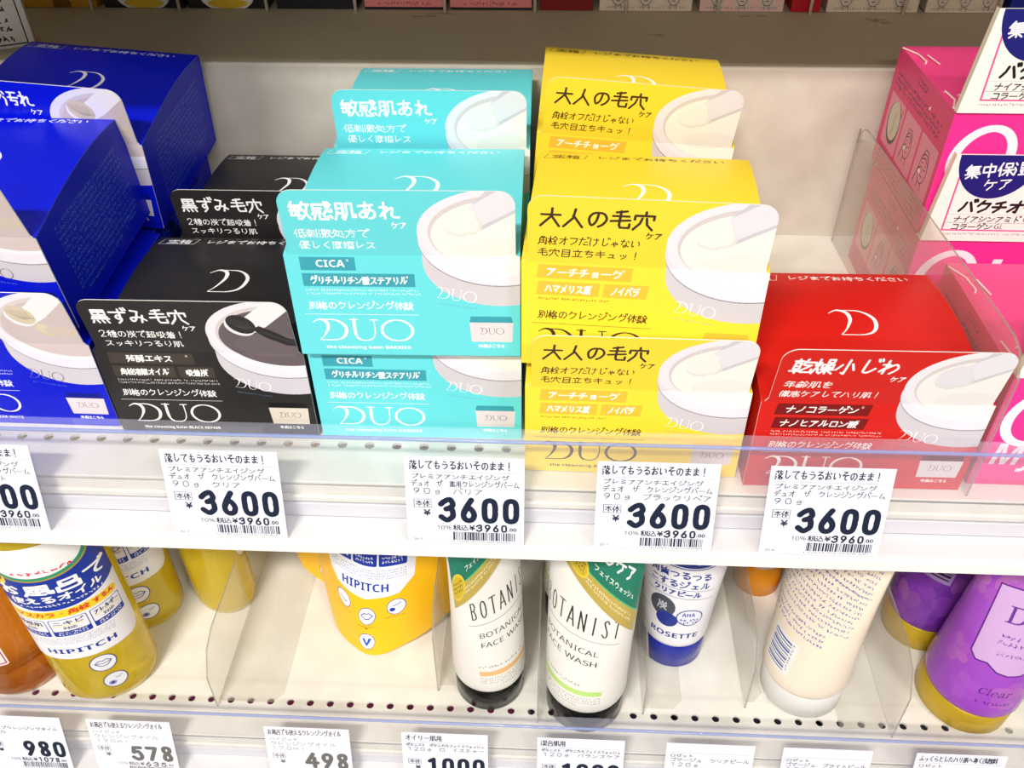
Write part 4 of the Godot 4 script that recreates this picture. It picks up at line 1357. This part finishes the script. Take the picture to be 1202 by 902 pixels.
func board(level: float, back: float, label: String, holes: bool, front := 0.0) -> void:
	var o := thing("shelf_board", label, "shelf", Vector3(0, level, 0))
	var m := enamel("board_enamel", rgb(226, 224, 214), rgb(240, 238, 230), 0.42)
	var th := 0.0016
	var half := 0.508
	var s := Shape.new()
	var zc := front - 0.0245
	var cell := 0.0127
	if holes:
		s.box(Vector3(-half, -th, zc + cell / 2), Vector3(half, 0, front))
		s.box(Vector3(-half, -th, back), Vector3(half, 0, zc - cell / 2))
		var n := int(round(half * 2 / cell))
		var k := 16
		for i in n:
			var c := Vector3(-half + (i + 0.5) * cell, 0, zc)
			for j in k:
				var a0 := TAU * j / k
				var a1 := TAU * (j + 1) / k
				var r0 := Vector3(cos(a0), 0, sin(a0))
				var r1 := Vector3(cos(a1), 0, sin(a1))
				var e0 := r0 * (cell / 2 / maxf(absf(r0.x), absf(r0.z)))
				var e1 := r1 * (cell / 2 / maxf(absf(r1.x), absf(r1.z)))
				var h0 := r0 * 0.0023
				var h1 := r1 * 0.0023
				var dn := Vector3(0, -th, 0)
				s.quad(c + e0, c + h0, c + h1, c + e1)
				s.quad(c + h0 + dn, c + e0 + dn, c + e1 + dn, c + h1 + dn)
				s.quad(c + h0, c + h0 + dn, c + h1 + dn, c + h1)
	else:
		s.box(Vector3(-half, -th, back), Vector3(half, 0, front), 0.0004)
	part("deck", s.mesh(m), o)
	var f := Shape.new()
	f.box(Vector3(-half, -0.034, front - 0.0016), Vector3(half, 0.0002, front), 0.0006)
	f.box(Vector3(-half, -0.034, front - 0.016), Vector3(half, -0.0325, front), 0.0006)
	part("front_lip", f.mesh(m), o)
	var g := Shape.new()
	g.box(Vector3(-half, -0.0105, front), Vector3(half, -0.0065, front + 0.0022), 0.0008)
	part("lip_ridge", g.mesh(m), o)


func rail(level: float, label: String) -> void:
	var o := thing("price_rail", label, "price rail", Vector3(0, level, 0))
	var half := 0.505
	var white := mat("rail_white", rgb(240, 240, 240), 0.32)
	var s := Shape.new()
	s.box(Vector3(-half, -0.0285, 0.0003), Vector3(half, -0.0205, 0.0172), 0.0012)
	part("bottom_channel", s.mesh(white), o)
	var b := Shape.new()
	b.box(Vector3(-half, -0.0205, 0.0003), Vector3(half, -0.012, 0.0016), 0.0004)
	part("backing_strip", b.mesh(mat("rail_backing", rgb(222, 222, 230), 0.35)), o)
	var clear := clear_mat("rail_clear", rgb(214, 216, 236), 0.1, 0.03)
	var p := Shape.new()
	p.box(Vector3(-half, 0, -0.0005), Vector3(half, 0.0555, 0.0005))
	var pane := part("front_pane", p.mesh(clear), o)
	pane.position = Vector3(0, -0.0235, 0.0158)
	pane.rotation_degrees = Vector3(-14, 0, 0)
	var top := Vector3(0, -0.0235, 0.0158) + Vector3(0, cos(deg_to_rad(14)), -sin(deg_to_rad(14))) * 0.0555
	var q := Shape.new(true)
	q.rod(Vector3(-half, 0, 0) + top, Vector3(half, 0, 0) + top, 0.0009, 10)
	part("top_bead", q.mesh(clear_mat("rail_bead", rgb(150, 168, 226), 0.5, 0.05)), o)
	var t := Shape.new()
	t.box(Vector3(-half, -0.0004, -0.0062), Vector3(half, 0.0004, 0.0))
	var fold := part("folded_lip", t.mesh(clear), o)
	fold.position = top
	fold.rotation_degrees = Vector3(12, 0, 0)


func upper_tags() -> void:
	var head := "落してもうるおいそのまま!"
	var rows := [
		[-0.2480, "デュオ ザ クレンジングバーム", "90g ホワイト", "30-6", "white price tag reading 3600 under the blue cartons"],
		[-0.1400, "デュオ ザ クレンジングバーム", "90g クリア", "30-7", "white price tag reading 3600 under the black carton"],
		[-0.0350, "デュオ ザ 薬用クレンジングバーム", "90g バリア", "30-5", "white price tag reading 3600 under the teal cartons"],
		[0.0465, "デュオ ザ クレンジングバーム", "90g ブラックリペア", "30-1", "white price tag reading 3600 in front of the yellow cartons"],
		[0.1180, "デュオ ザ クレンジングバーム", "90g", "30-4", "white price tag reading 3600 in front of the red carton"],
	]
	for r in rows:
		price_tag(r[0], 0.0, tag_print(head, ["プレミアアンチエイジング", r[1], r[2]], "3600", "3960", r[3]), r[4])


func lower_tags() -> void:
	var rows := [
		[-0.313, "", ["ディープクレンジングオイル", "ボトル"], "980", "1078", "price tag reading 980 under the amber bottle"],
		[-0.246, "お風呂でも使えるクレンジングオイル", ["ハイピッチ", "クレンジングオイル", "190ml"], "578", "635", "price tag reading 578 under the yellow oil bottles"],
		[-0.1385, "お風呂でも使えるクレンジングオイル", ["ハイピッチ", "クレンジングオイル", "170ml"], "498", "547", "price tag reading 498 under the yellow refill pouches"],
		[-0.0565, "オイリー肌用", ["ボタニスト ボタニカルフェイスウォッシュ", "120g ロモイスチャー"], "1000", "1100", "price tag reading 1000 under the white tube with the orange band"],
		[0.0235, "混合肌用", ["ボタニスト ボタニカルフェイスウォッシュ", "120g バランスケア"], "1000", "1100", "price tag reading 1000 under the white tube with the green band"],
		[0.0985, "", ["ロゼット", "ゴマージュ クリアピール", "120g"], "500", "550", "price tag reading 500 under the white tube with the navy cap"],
		[0.1655, "", ["ロゼット", "ゴマージュ ブライトピール", "120g"], "500", "550", "price tag reading 500 under the cream tube"],
		[0.2410, "ふっくらとしたハリ肌へ導く洗顔料", ["ロゼット", "洗顔パスタエイジクリア"], "750", "825", "price tag under the front purple tube, mostly below the picture"],
	]
	for r in rows:
		price_tag(r[0], LOW, tag_print(r[1], r[2], r[3], r[4], "", r[3] in ["578", "498"]), r[5])


func riser_top_print() -> Texture2D:
	var p := Print.new(self, 1000.0, 180.0, -500.0, 2.0, rgb(180, 168, 144))
	for i in 2600:
		var c := Vector2(rng.randf_range(-500, 500), rng.randf_range(0, 180))
		p.ell(c, rng.randf_range(0.6, 4.0), rng.randf_range(0.4, 2.0), rgb(180, 168, 144).lerp(rgb(160, 146, 122) if rng.randf() < 0.5 else rgb(192, 182, 160), rng.randf_range(0.05, 0.3)))
	for c in [[193, 120, 6, 4], [190, 117, 3, 3], [-86, 117, 9, 2], [-74, 112, 8, 2], [120, 112, 9, 2], [150, 104, 12, 1.5], [-240, 104, 3, 2], [60, 150, 6, 1.4], [-150, 92, 5, 1.4]]:
		for j in 6:
			p.ell(Vector2(c[0], 180 - c[1] + 20) + Vector2(rng.randf_range(-1, 1) * c[2], rng.randf_range(-1, 1) * c[3]), c[2] * 0.4, c[3] * 0.4, rgb(140, 124, 100).lerp(rgb(172, 160, 136), rng.randf() * 0.7))
	return p.texture()


func riser() -> void:
	var o := thing("back_riser", "beige painted riser step standing behind the cartons", "riser", Vector3.ZERO)
	var m := enamel("riser_enamel", rgb(202, 194, 182), rgb(216, 209, 198), 0.5)
	var s := Shape.new()
	s.box(Vector3(-0.508, 0.0002, WALL - 0.0016), Vector3(0.508, LEDGE - 0.0014, WALL), 0.0)
	part("front_sheet", s.mesh(m), o)
	var t := Shape.new()
	t.box(Vector3(-0.508, LEDGE - 0.0016, -0.40), Vector3(0.508, LEDGE - 0.0002, WALL - 0.001), 0.0)
	t.quad(Vector3(-0.508, LEDGE, WALL - 0.002), Vector3(0.508, LEDGE, WALL - 0.002), Vector3(0.508, LEDGE, -0.40), Vector3(-0.508, LEDGE, -0.40))
	part("step_sheet", t.mesh(mat("riser_top", Color.WHITE, 0.6, riser_top_print())), o)
	var e := Shape.new(true)
	e.rod(Vector3(-0.508, LEDGE - 0.0018, WALL - 0.0018), Vector3(0.508, LEDGE - 0.0018, WALL - 0.0018), 0.0018, 12)
	part("folded_edge", e.mesh(m), o)


func wire_guard() -> void:
	var o := thing("wire_guard", "white wire guard standing on the riser step in front of packages", "wire guard", Vector3(0, LEDGE, -0.3135))
	var w := mat("wire_white", rgb(214, 204, 184), 0.4)
	var u := Shape.new(true)
	u.rod(Vector3(0, 0, 0), Vector3(0, 0.06, 0), 0.0011, 8)
	var post := u.mesh(w)
	for i in 13:
		var p := part("wire", post, o)
		p.position = Vector3(-0.3585 + i * 0.0573, 0, 0)
	for y in [0.03, 0.059]:
		var r := Shape.new(true)
		r.rod(Vector3(-0.40, y, -0.0018), Vector3(0.40, y, -0.0018), 0.0011, 8)
		part("cross_wire", r.mesh(w), o)


func back_print(base: Color, kind: int) -> Texture2D:
	var p := Print.new(self, 60.0, 90.0, -30.0, 6.0, base)
	if kind == 0:     # oval label on black
		p.ell(Vector2(0, 7), 20, 9, rgb(226, 222, 214))
		p.ell(Vector2(0, 3), 15, 3, rgb(214, 180, 50))
		p.rect(-12, 5.5, 24, 2.0, rgb(90, 120, 160))
		p.rect(-30, 24, 60, 66, rgb(40, 40, 46))
	elif kind == 1:   # pink band
		p.rect(-30, 1.5, 60, 10, rgb(222, 130, 130))
		p.micro(-20, 9, 40, 2.4, 2, 4, rgb(120, 60, 64))
	elif kind == 2:   # small face sketches
		for i in 3:
			p.ell(Vector2(-18 + i * 18, 9.5), 6.2, 8.2, rgb(206, 190, 176))
			face_sketch(p, Vector2(-18 + i * 18, 9), 5.6, rgb(70, 60, 60), 0)
		p.micro(-26, 3.0, 52, 1.6, 1, 2, rgb(120, 110, 110))
	elif kind == 3:
		p.micro(-20, 12, 40, 2.6, 2, 4.4, rgb(90, 60, 16))
		p.ell(Vector2(4, 2), 7, 5, rgb(120, 80, 20))
	return p.texture()


func back_row() -> void:
	# what stands on the step behind the wire guard: only the feet of the packages reach into the picture
	var rows := [
		[-0.398, 0.066, "amber", 3, "leftmost dull yellow package behind the wire guard"], [-0.326, 0.052, "amber", 3, "dull yellow package behind the wire guard, second from the left"],
		[-0.268, 0.052, "ink", 0, "black package with a white and blue oval label behind the wire guard"], [-0.213, 0.052, "ink", 0, "black package with a striped oval label left of the pink banded packages"],
		[-0.155, 0.052, "ink", 4, "plain black package behind the wire guard beside the pink banded ones"], [-0.098, 0.052, "ink", 1, "black package with a pink band, left one behind the wire guard"],
		[-0.043, 0.052, "ink", 1, "black package with a pink band, right one behind the wire guard"], [0.005, 0.034, "wine", 4, "dark red package behind the wire guard above the yellow cartons"],
		[0.055, 0.058, "cream", 2, "cream package with face sketches behind the yellow cartons"], [0.115, 0.052, "blush", 2, "pale pink package with face sketches left of the narrow red one"],
		[0.155, 0.018, "red", 4, "narrow red package behind the wire guard"], [0.196, 0.056, "cream", 2, "cream package with face sketches right of the narrow red one"],
		[0.252, 0.046, "cream", 2, "cream package with face sketches left of the narrow blue one"], [0.289, 0.018, "navy", 4, "narrow blue package behind the wire guard above the pink cartons"],
		[0.331, 0.056, "cream", 2, "cream package with face sketches at the right end of the step"],
	]
	var tints := {"amber": rgb(196, 142, 34), "ink": rgb(28, 28, 34), "wine": rgb(120, 20, 24), "cream": rgb(216, 198, 178), "blush": rgb(222, 186, 178), "red": rgb(176, 20, 36), "navy": rgb(24, 44, 150)}
	for r in rows:
		var o := thing("hanging_package", r[4], "package", Vector3(r[0], LEDGE + 0.0003, -0.3175), Vector3.ZERO, "packages behind the wire guard")
		var key := "back_%s_%d" % [r[2], r[3]]
		var m: Material
		if r[3] < 4:
			m = mats[key] if mats.has(key) else mat(key, Color.WHITE, 0.4, back_print(tints[r[2]], r[3]))
		else:
			m = mat(key, tints[r[2]], 0.4)
		var h: float = r[1] / 2
		var s := Shape.new()
		s.quad(Vector3(-h, 0, 0), Vector3(h, 0, 0), Vector3(h, 0.09, 0), Vector3(-h, 0.09, 0))
		part("front_panel", s.mesh(m), o)
		var b := Shape.new()
		b.box(Vector3(-h, 0, -0.05), Vector3(h, 0.0898, -0.0004), 0.0006)
		part("package_body", b.mesh(mat("back_plain_" + r[2], tints[r[2]], 0.45)), o)


func leaflet_box() -> void:
	var o := thing("white_carton", "white carton with black framed instructions behind the blue cartons", "carton", Vector3(-0.3078, LEDGE + 0.0003, -0.2475), Vector3(0, 26, 0))
	var p := Print.new(self, 80.0, 150.0, -80.0, 6.0, rgb(226, 222, 212))
	p.line([Vector2(-77, 2), Vector2(-3.5, 2), Vector2(-3.5, 148), Vector2(-77, 148), Vector2(-77, 2)], 0.7, rgb(30, 28, 28))
	p.micro(-70, 142, 62, 3.6, 26, 5.4, rgb(40, 38, 38), 0.2)
	p.text("当てる", -26, 132, 6, rgb(30, 28, 28), 1.0)
	var s := Shape.new()
	s.quad(Vector3(-0.08, 0, 0), Vector3(0, 0, 0), Vector3(0, 0.15, 0), Vector3(-0.08, 0.15, 0))
	part("front_panel", s.mesh(mat("leaflet_front", Color.WHITE, 0.5, p.texture())), o)
	var b := Shape.new()
	b.box(Vector3(-0.08, 0, -0.012), Vector3(0, 0.15, -0.0003), 0.0005)
	part("carton_body", b.mesh(mat("leaflet_board", rgb(226, 222, 212), 0.5)), o)


func ceiling_light(at: Vector3, size: Vector2, energy: float, tint: Color, label: String) -> void:
	var o := thing("ceiling_light", label, "ceiling light", at, Vector3.ZERO, "strip lights above the aisle")
	var s := Shape.new()
	s.box(Vector3(-size.x / 2 - 0.02, 0, -size.y / 2 - 0.02), Vector3(size.x / 2 + 0.02, 0.05, size.y / 2 + 0.02), 0.004)
	part("housing", s.mesh(mat("lamp_housing", rgb(236, 236, 236), 0.5)), o)
	var d := Shape.new()
	d.box(Vector3(-size.x / 2, -0.012, -size.y / 2), Vector3(size.x / 2, -0.0005, size.y / 2), 0.003)
	var glow := mat("lamp_glow", rgb(255, 250, 242), 0.5)
	glow.emission_enabled = true
	glow.emission = tint
	glow.emission_energy_multiplier = 2.0
	part("diffuser", d.mesh(glow), o)
	var l := AreaLight3D.new()
	l.name = "tube_light"
	l.area_size = size
	l.light_energy = energy
	l.light_color = tint
	l.shadow_enabled = true
	l.area_range = 8.0
	o.add_child(l)
	l.position = Vector3(0, -0.02, 0)
	l.rotation_degrees = Vector3(-90, 0, 0)


func room() -> void:
	var w := enamel("shop_wall", rgb(176, 172, 166), rgb(190, 186, 180), 0.7, 0.6)
	var fl := enamel("shop_floor", rgb(150, 146, 140), rgb(166, 162, 156), 0.5, 0.8)
	var q := [["floor", Vector3(-2.6, -1.15, -0.5), Vector3(2.6, -1.05, 3.1), fl], ["ceiling", Vector3(-2.6, 1.655, -0.5), Vector3(2.6, 1.75, 3.1), w], ["wall_back", Vector3(-2.6, -1.05, -0.5), Vector3(2.6, 1.655, -0.402), w],
		["wall_front", Vector3(-2.6, -1.05, 3.0), Vector3(2.6, 1.655, 3.1), w], ["wall_left", Vector3(-2.6, -1.05, -0.402), Vector3(-2.5, 1.655, 3.0), w], ["wall_right", Vector3(2.5, -1.05, -0.402), Vector3(2.6, 1.655, 3.0), w]]
	for r in q:
		var s := Shape.new()
		s.box(r[1], r[2])
		structure(r[0], s.mesh(r[3]))


func _ready() -> void:
	rng.seed = 20240611
	# camera
	var cam := Camera3D.new()
	cam.name = "camera"
	add_child(cam)
	var pitch := deg_to_rad(40.0)
	var yaw := deg_to_rad(-3.15)
	var roll := deg_to_rad(-0.65)
	var fw := Vector3(sin(yaw) * cos(pitch), -sin(pitch), -cos(yaw) * cos(pitch))
	var rt := Vector3(cos(yaw), 0, sin(yaw))
	var up := rt.cross(fw)
	var r2 := rt * cos(roll) + up * sin(roll)
	var u2 := up * cos(roll) - rt * sin(roll)
	cam.transform = Transform3D(Basis(r2, u2, -fw), Vector3(0, 0.2853, 0.2683))
	cam.fov = rad_to_deg(2.0 * atan(451.0 / 1040.0))
	cam.near = 0.01
	cam.current = true
	# surroundings and exposure
	var env := Environment.new()
	env.background_mode = Environment.BG_COLOR
	env.background_color = Color(0.02, 0.02, 0.02)
	env.tonemap_mode = Environment.TONE_MAPPER_LINEAR
	env.tonemap_exposure = 0.58
	env.sdfgi_enabled = true
	env.ssao_enabled = true
	env.ssil_enabled = true
	var we := WorldEnvironment.new()
	we.name = "surroundings"
	we.environment = env
	add_child(we)
	# lamps over the aisle
	var warm := Color(1.0, 0.98, 0.955)
	ceiling_light(Vector3(-0.50, 1.60, 1.25), Vector2(0.5, 0.14), 9.2, warm, "long strip light above the aisle, left one near the shelf")
	ceiling_light(Vector3(0.95, 1.60, 1.25), Vector2(0.5, 0.14), 3.4, warm, "long strip light above the aisle, right one near the shelf")
	ceiling_light(Vector3(-0.1, 1.60, 2.40), Vector2(1.2, 0.14), 6.6, warm, "long strip light above the aisle, far from the shelf")
	room()
	# boards
	board(0.0, -0.40, "cream enamelled upper shelf board with a row of round holes", true)
	board(LOW, -0.40, "cream enamelled lower shelf board with a row of round holes", true)
	board(0.290, -0.40, "shelf board above the cartons, outside the picture", false, -0.07)
	board(-0.52, -0.40, "lowest shelf board under the magenta cartons", false)
	rail(0.0, "clear plastic price rail along the upper shelf board")
	rail(LOW, "clear plastic price rail along the lower shelf board")
	riser()
	# display cartons on the upper board
	carton("blue", Vector3(-0.2500, 0.0003, -0.0330), Vector3(0, -0.5, 0), "blue carton at the bottom of the front blue stack", true, true)
	carton("blue", Vector3(-0.2553, 0.0535, -0.0400), Vector3(5.6, -1.3, 0), "blue carton on top of the front blue stack, side text showing")
	carton("blue", Vector3(-0.2560, 0.0003, -0.1270), Vector3(0, -1, 0), "blue carton at the bottom of the rear blue stack against the riser", false, true)
	carton("blue", Vector3(-0.2492, 0.0550, -0.1295), Vector3(5.0, -1.1, -4.0), "blue carton on top of the rear blue stack")
	carton("black", Vector3(-0.1535, 0.0003, -0.0292), Vector3(0, 0.4, 0), "black carton in front with a grey charcoal balm jar picture")
	carton("black", Vector3(-0.1470, 0.0003, -0.1245), Vector3(0, 0, 0), "black carton at the back, half hidden by the front black one")
	carton("teal", Vector3(-0.0588, 0.0003, -0.0307), Vector3(0, 0.5, 0), "teal carton without raised flap at the bottom of the front teal stack", false, true)
	carton("teal", Vector3(-0.0590, 0.0530, -0.0257), Vector3(-0.8, 1.0, 0), "teal carton on top of the front teal stack")
	carton("teal", Vector3(-0.0580, 0.0003, -0.1290), Vector3(0, 1.0, 0), "teal carton hidden at the bottom of the rear teal stack", false, true)
	carton("teal", Vector3(-0.0585, 0.0528, -0.1225), Vector3(0.6, 1.0, -0.3), "teal carton on top of the rear teal stack against the riser")
	carton("yellow", Vector3(0.0365, 0.0003, -0.0108), Vector3(0, -0.6, 0), "yellow carton at the bottom of the front yellow stack, flap raised", true, true)
	carton("yellow", Vector3(0.0346, 0.0556, -0.0163), Vector3(-1.0, -3.5, 0.1), "yellow carton on top of the front yellow stack")
	carton("yellow", Vector3(0.0347, 0.0003, -0.1270), Vector3(0, -1, 0), "yellow carton hidden at the bottom of the rear yellow stack", false, true)
	carton("yellow", Vector3(0.0347, 0.0560, -0.1300), Vector3(3.6, -1.5, -3.6), "yellow carton on top of the rear yellow stack, the highest carton")
	carton("red", Vector3(0.1323, 0.0003, -0.0061), Vector3(0, 0.4, 0), "red carton with white line round its raised flap")
	pink_carton(Vector3(0.1835, 0.0003, -0.0105), Vector3(0, 0, 0), "pink carton in front, right of the red carton")
	pink_carton(Vector3(0.1775, 0.0003, -0.1150), Vector3(0, 0, 0), "lower pink carton of the rear pink stack, white card raised")
	pink_carton(Vector3(0.1770, 0.0626, -0.1190), Vector3(0, 0, 0), "upper pink carton of the rear pink stack, nearest the riser step")
	divider(0.1812, 0.0, -0.003, -0.216, 0.076, 0.0, 2.5, "clear plastic divider between the red and the pink cartons", 0.012)
	leaflet_box()
	var shade_card := Shape.new()  # unseen card added under the top board to darken the rear left
	shade_card.box(Vector3(-0.19, -0.062, -0.0006), Vector3(0.15, 0, 0.0006))
	solo("shelf_talker", shade_card.mesh(mat("shade_card_paper", rgb(232, 228, 222), 0.6)), "plain card added out of view under the top board to shade the blue cartons", "card", Vector3(-0.33, 0.2562, -0.0707))
	wire_guard()
	back_row()
	upper_tags()
	# lower board: dividers
	divider(-0.204, LOW, -0.0195, -0.26, 0.05, 0.04, 0, "clear divider right of the yellow oil bottles")
	divider(-0.066, LOW, -0.036, -0.26, 0.075, 0.02, 0, "clear divider between the yellow pouch and the white tubes")
	divider(-0.0022, LOW, -0.017, -0.26, 0.06, 0, 0, "clear divider between the two white tubes in front")
	divider(0.0630, LOW, -0.0255, -0.26, 0.05, 0.025, 0, "clear divider left of the white tube with the navy cap")
	divider(0.1270, LOW, -0.0325, -0.26, 0.062, 0.012, 0, "clear divider left of the cream tube")
	divider(0.2130, LOW, -0.0165, -0.26, 0.062, -0.03, 0, "clear divider between the cream and the purple tubes")
	# bottles
	var yel := liquid_mat("oil_yellow", rgb(255, 228, 54), 0.4)
	var yel2 := liquid_mat("oil_amber", rgb(226, 136, 40), 0.25)
	var label_mat := mat("oil_label", Color.WHITE, 0.35, oil_label_print())
	var spots := [[-0.2800, -0.0420, 0.029, 20.0, "yellow oil bottle with a large navy and white label in front"], [-0.2770, -0.0905, 0.027, 20.0, "second yellow oil bottle, standing behind the labelled one"], [-0.2245, -0.1080, 0.0245, 140.0, "yellow oil bottle seen from behind, beside the clear divider"]]
	for b in spots:
		var o := bottle("oil_bottle", b[4], Vector3(b[0], LOW + 0.0003, b[1]), Vector3(0, b[3], 0), b[2], 0.2, yel, "yellow oil bottles")
		o.scale = Vector3(1.03, 1, 0.8)
		part("label", wrap_label(b[2] + 0.0003, 0.050, 0.150, 74.0, 0.24, label_mat), o, "navy and white label")
		var shell := o.get_child(0)
		part("lip_icon", wrap_disc(b[2] + 0.0003, 0.006, 0.0395, 0.0078, mats["icon0"] if mats.has("icon0") else mat("icon0", Color.WHITE, 0.4, icon_print(0))), shell)
		part("eye_icon", wrap_disc(b[2] + 0.0003, 0.008, 0.0205, 0.0072, mats["icon1"] if mats.has("icon1") else mat("icon1", Color.WHITE, 0.4, icon_print(1))), shell)
	var am := bottle("amber_bottle", "amber oil bottle cut off by the left edge of the picture", Vector3(-0.3400, LOW + 0.0003, -0.0470), Vector3(0, -6, 0), 0.0285, 0.2, yel2)
	var lp := Print.new(self, 40.0, 60.0, -20.0, 8.0, rgb(238, 236, 236))
	lp.line([Vector2(-18.5, 60), Vector2(-18.5, 1.5), Vector2(18.5, 1.5), Vector2(18.5, 60)], 0.8, rgb(190, 30, 60))
	lp.micro(-14, 12, 26, 3, 2, 4.5, rgb(190, 30, 60), 0.2)
	part("label", wrap_label(0.0288, 0.036, 0.11, 36.0, 0.05, mat("amber_label", Color.WHITE, 0.4, lp.texture())), am)
	# pouches
	var film := mat("pouch_film", Color.WHITE, 0.28, pouch_print())
	pouch("yellow refill pouch in front, white and navy print", Vector3(-0.1080, LOW + 0.0003, -0.0990), Vector3(-3, -12, 0), 0.040, 0.010, film)
	pouch("yellow refill pouch behind, left of the front pouch", Vector3(-0.1460, LOW + 0.0016, -0.1480), Vector3(-3, -14, 0), 0.034, 0.008, film)
	# tubes
	var black_cap := mat("cap_black", rgb(18, 18, 18), 0.18)
	var white_a := mat("botanic_orange", Color.WHITE, 0.32, botanic_print(rgb(240, 190, 130)))
	var white_b := mat("botanic_green", Color.WHITE, 0.32, botanic_print(rgb(190, 228, 130)))
	var stick := mat("sticker", Color.WHITE, 0.3, sticker_print())
	var t1 := tube("white_tube", "white tube with black cap and an orange band, left of the pair", Vector3(-0.0335, LOW + 0.0003, -0.0450), Vector3(0, 50, 0), 0.0226, 0.022, 0.198, white_a, black_cap, 1.28, "white tubes with black caps")
	part("sticker", shell_patch(0.0226, 1.28, 0.022, 0.198, 56.0, 0.104, 0.19, 0.034, stick, -30.0), t1.get_child(1), "green and gold sticker")
	var t2 := tube("white_tube", "white tube with black cap and a green band, right of the pair", Vector3(0.0266, LOW + 0.0003, -0.0350), Vector3(0, -36, 0), 0.0250, 0.024, 0.200, white_b, black_cap, 1.25, "white tubes with black caps")
	part("sticker", shell_patch(0.0250, 1.25, 0.024, 0.200, 56.0, 0.138, 0.192, -0.040, stick, 34.0), t2.get_child(1), "green and gold sticker")
	tube("white_tube", "white tube with black cap standing behind the divider of the pair", Vector3(0.0235, LOW + 0.0003, -0.1040), Vector3(0, -50, 0), 0.0240, 0.024, 0.190, white_b, black_cap, 1.25, "white tubes with black caps")
	tube("cleansing_tube", "white tube with a navy cap and navy Japanese print", Vector3(0.0850, LOW + 0.0003, -0.0790), Vector3(0, -14, 0), 0.0212, 0.024, 0.154, mat("rosette", Color.WHITE, 0.3, rosette_print()), mat("cap_navy", rgb(40, 48, 150), 0.15), 1.42)
	tube("cream_tube", "cream tube with violet small print and a translucent cap", Vector3(0.1640, LOW + 0.0016, -0.0500), Vector3(0, -62, 2), 0.0262, 0.022, 0.175, mat("cream_film", Color.WHITE, 0.3, cream_print()), liquid_mat("cap_frost", rgb(250, 250, 246), 0.75, 0.3), 1.4)
	tube("orange_capped_tube", "orange capped tube at the back, left one beside the clear divider", Vector3(0.1495, LOW + 0.0003, -0.1330), Vector3(0, 0, 0), 0.0162, 0.03, 0.14, mat("tube_white", rgb(236, 234, 234), 0.3), mat("cap_orange", rgb(232, 146, 24), 0.25), 1.3, "orange capped tubes at the back", 1.0)
	tube("orange_capped_tube", "orange capped tube at the back, right one behind the cream tube", Vector3(0.1805, LOW + 0.0003, -0.1190), Vector3(0, 0, 0), 0.0162, 0.016, 0.14, mat("tube_white", rgb(236, 234, 234), 0.3), mat("cap_orange", rgb(232, 146, 24), 0.25), 1.3, "orange capped tubes at the back", 1.0)
	var gold := mat("cap_gold", rgb(200, 168, 44), 0.3)
	gold.metallic = 0.25
	tube("purple_tube", "purple tube with a gold cap and a framed label in front", Vector3(0.2640, LOW + 0.0003, -0.0480), Vector3(0, -6, -3), 0.0285, 0.020, 0.175, mat("violet_film", Color.WHITE, 0.16, violet_print(false)), gold, 1.2, "purple tubes with gold caps", 0.97)
	tube("purple_tube", "dark purple tube with a barcode and a gold cap behind", Vector3(0.2515, LOW + 0.0003, -0.1000), Vector3(0, -46, 0), 0.0232, 0.022, 0.165, mat("violet_dark_film", Color.WHITE, 0.2, violet_print(true)), gold, 1.2, "purple tubes with gold caps", 0.97)
	lower_tags()
	# cartons on the lowest board, seen through the holes and below the rail
	for i in 7:
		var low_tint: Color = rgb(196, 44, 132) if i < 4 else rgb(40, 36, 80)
		var o := thing("lower_carton", ["leftmost magenta carton on the lowest board", "second magenta carton on the lowest board", "third magenta carton on the lowest board", "rightmost magenta carton on the lowest board", "left navy carton on the lowest board", "middle navy carton on the lowest board", "right navy carton on the lowest board"][i], "carton", Vector3(-0.38 + i * 0.105, -0.5196, -0.02), Vector3.ZERO, "cartons on the lowest board")
		var s := Shape.new()
		s.box(Vector3(-0.048, 0, -0.09), Vector3(0.048, 0.2, 0), 0.001)
		part("carton_body", s.mesh(mat("lower_tint_%d" % int(i < 4), low_tint, 0.4)), o)
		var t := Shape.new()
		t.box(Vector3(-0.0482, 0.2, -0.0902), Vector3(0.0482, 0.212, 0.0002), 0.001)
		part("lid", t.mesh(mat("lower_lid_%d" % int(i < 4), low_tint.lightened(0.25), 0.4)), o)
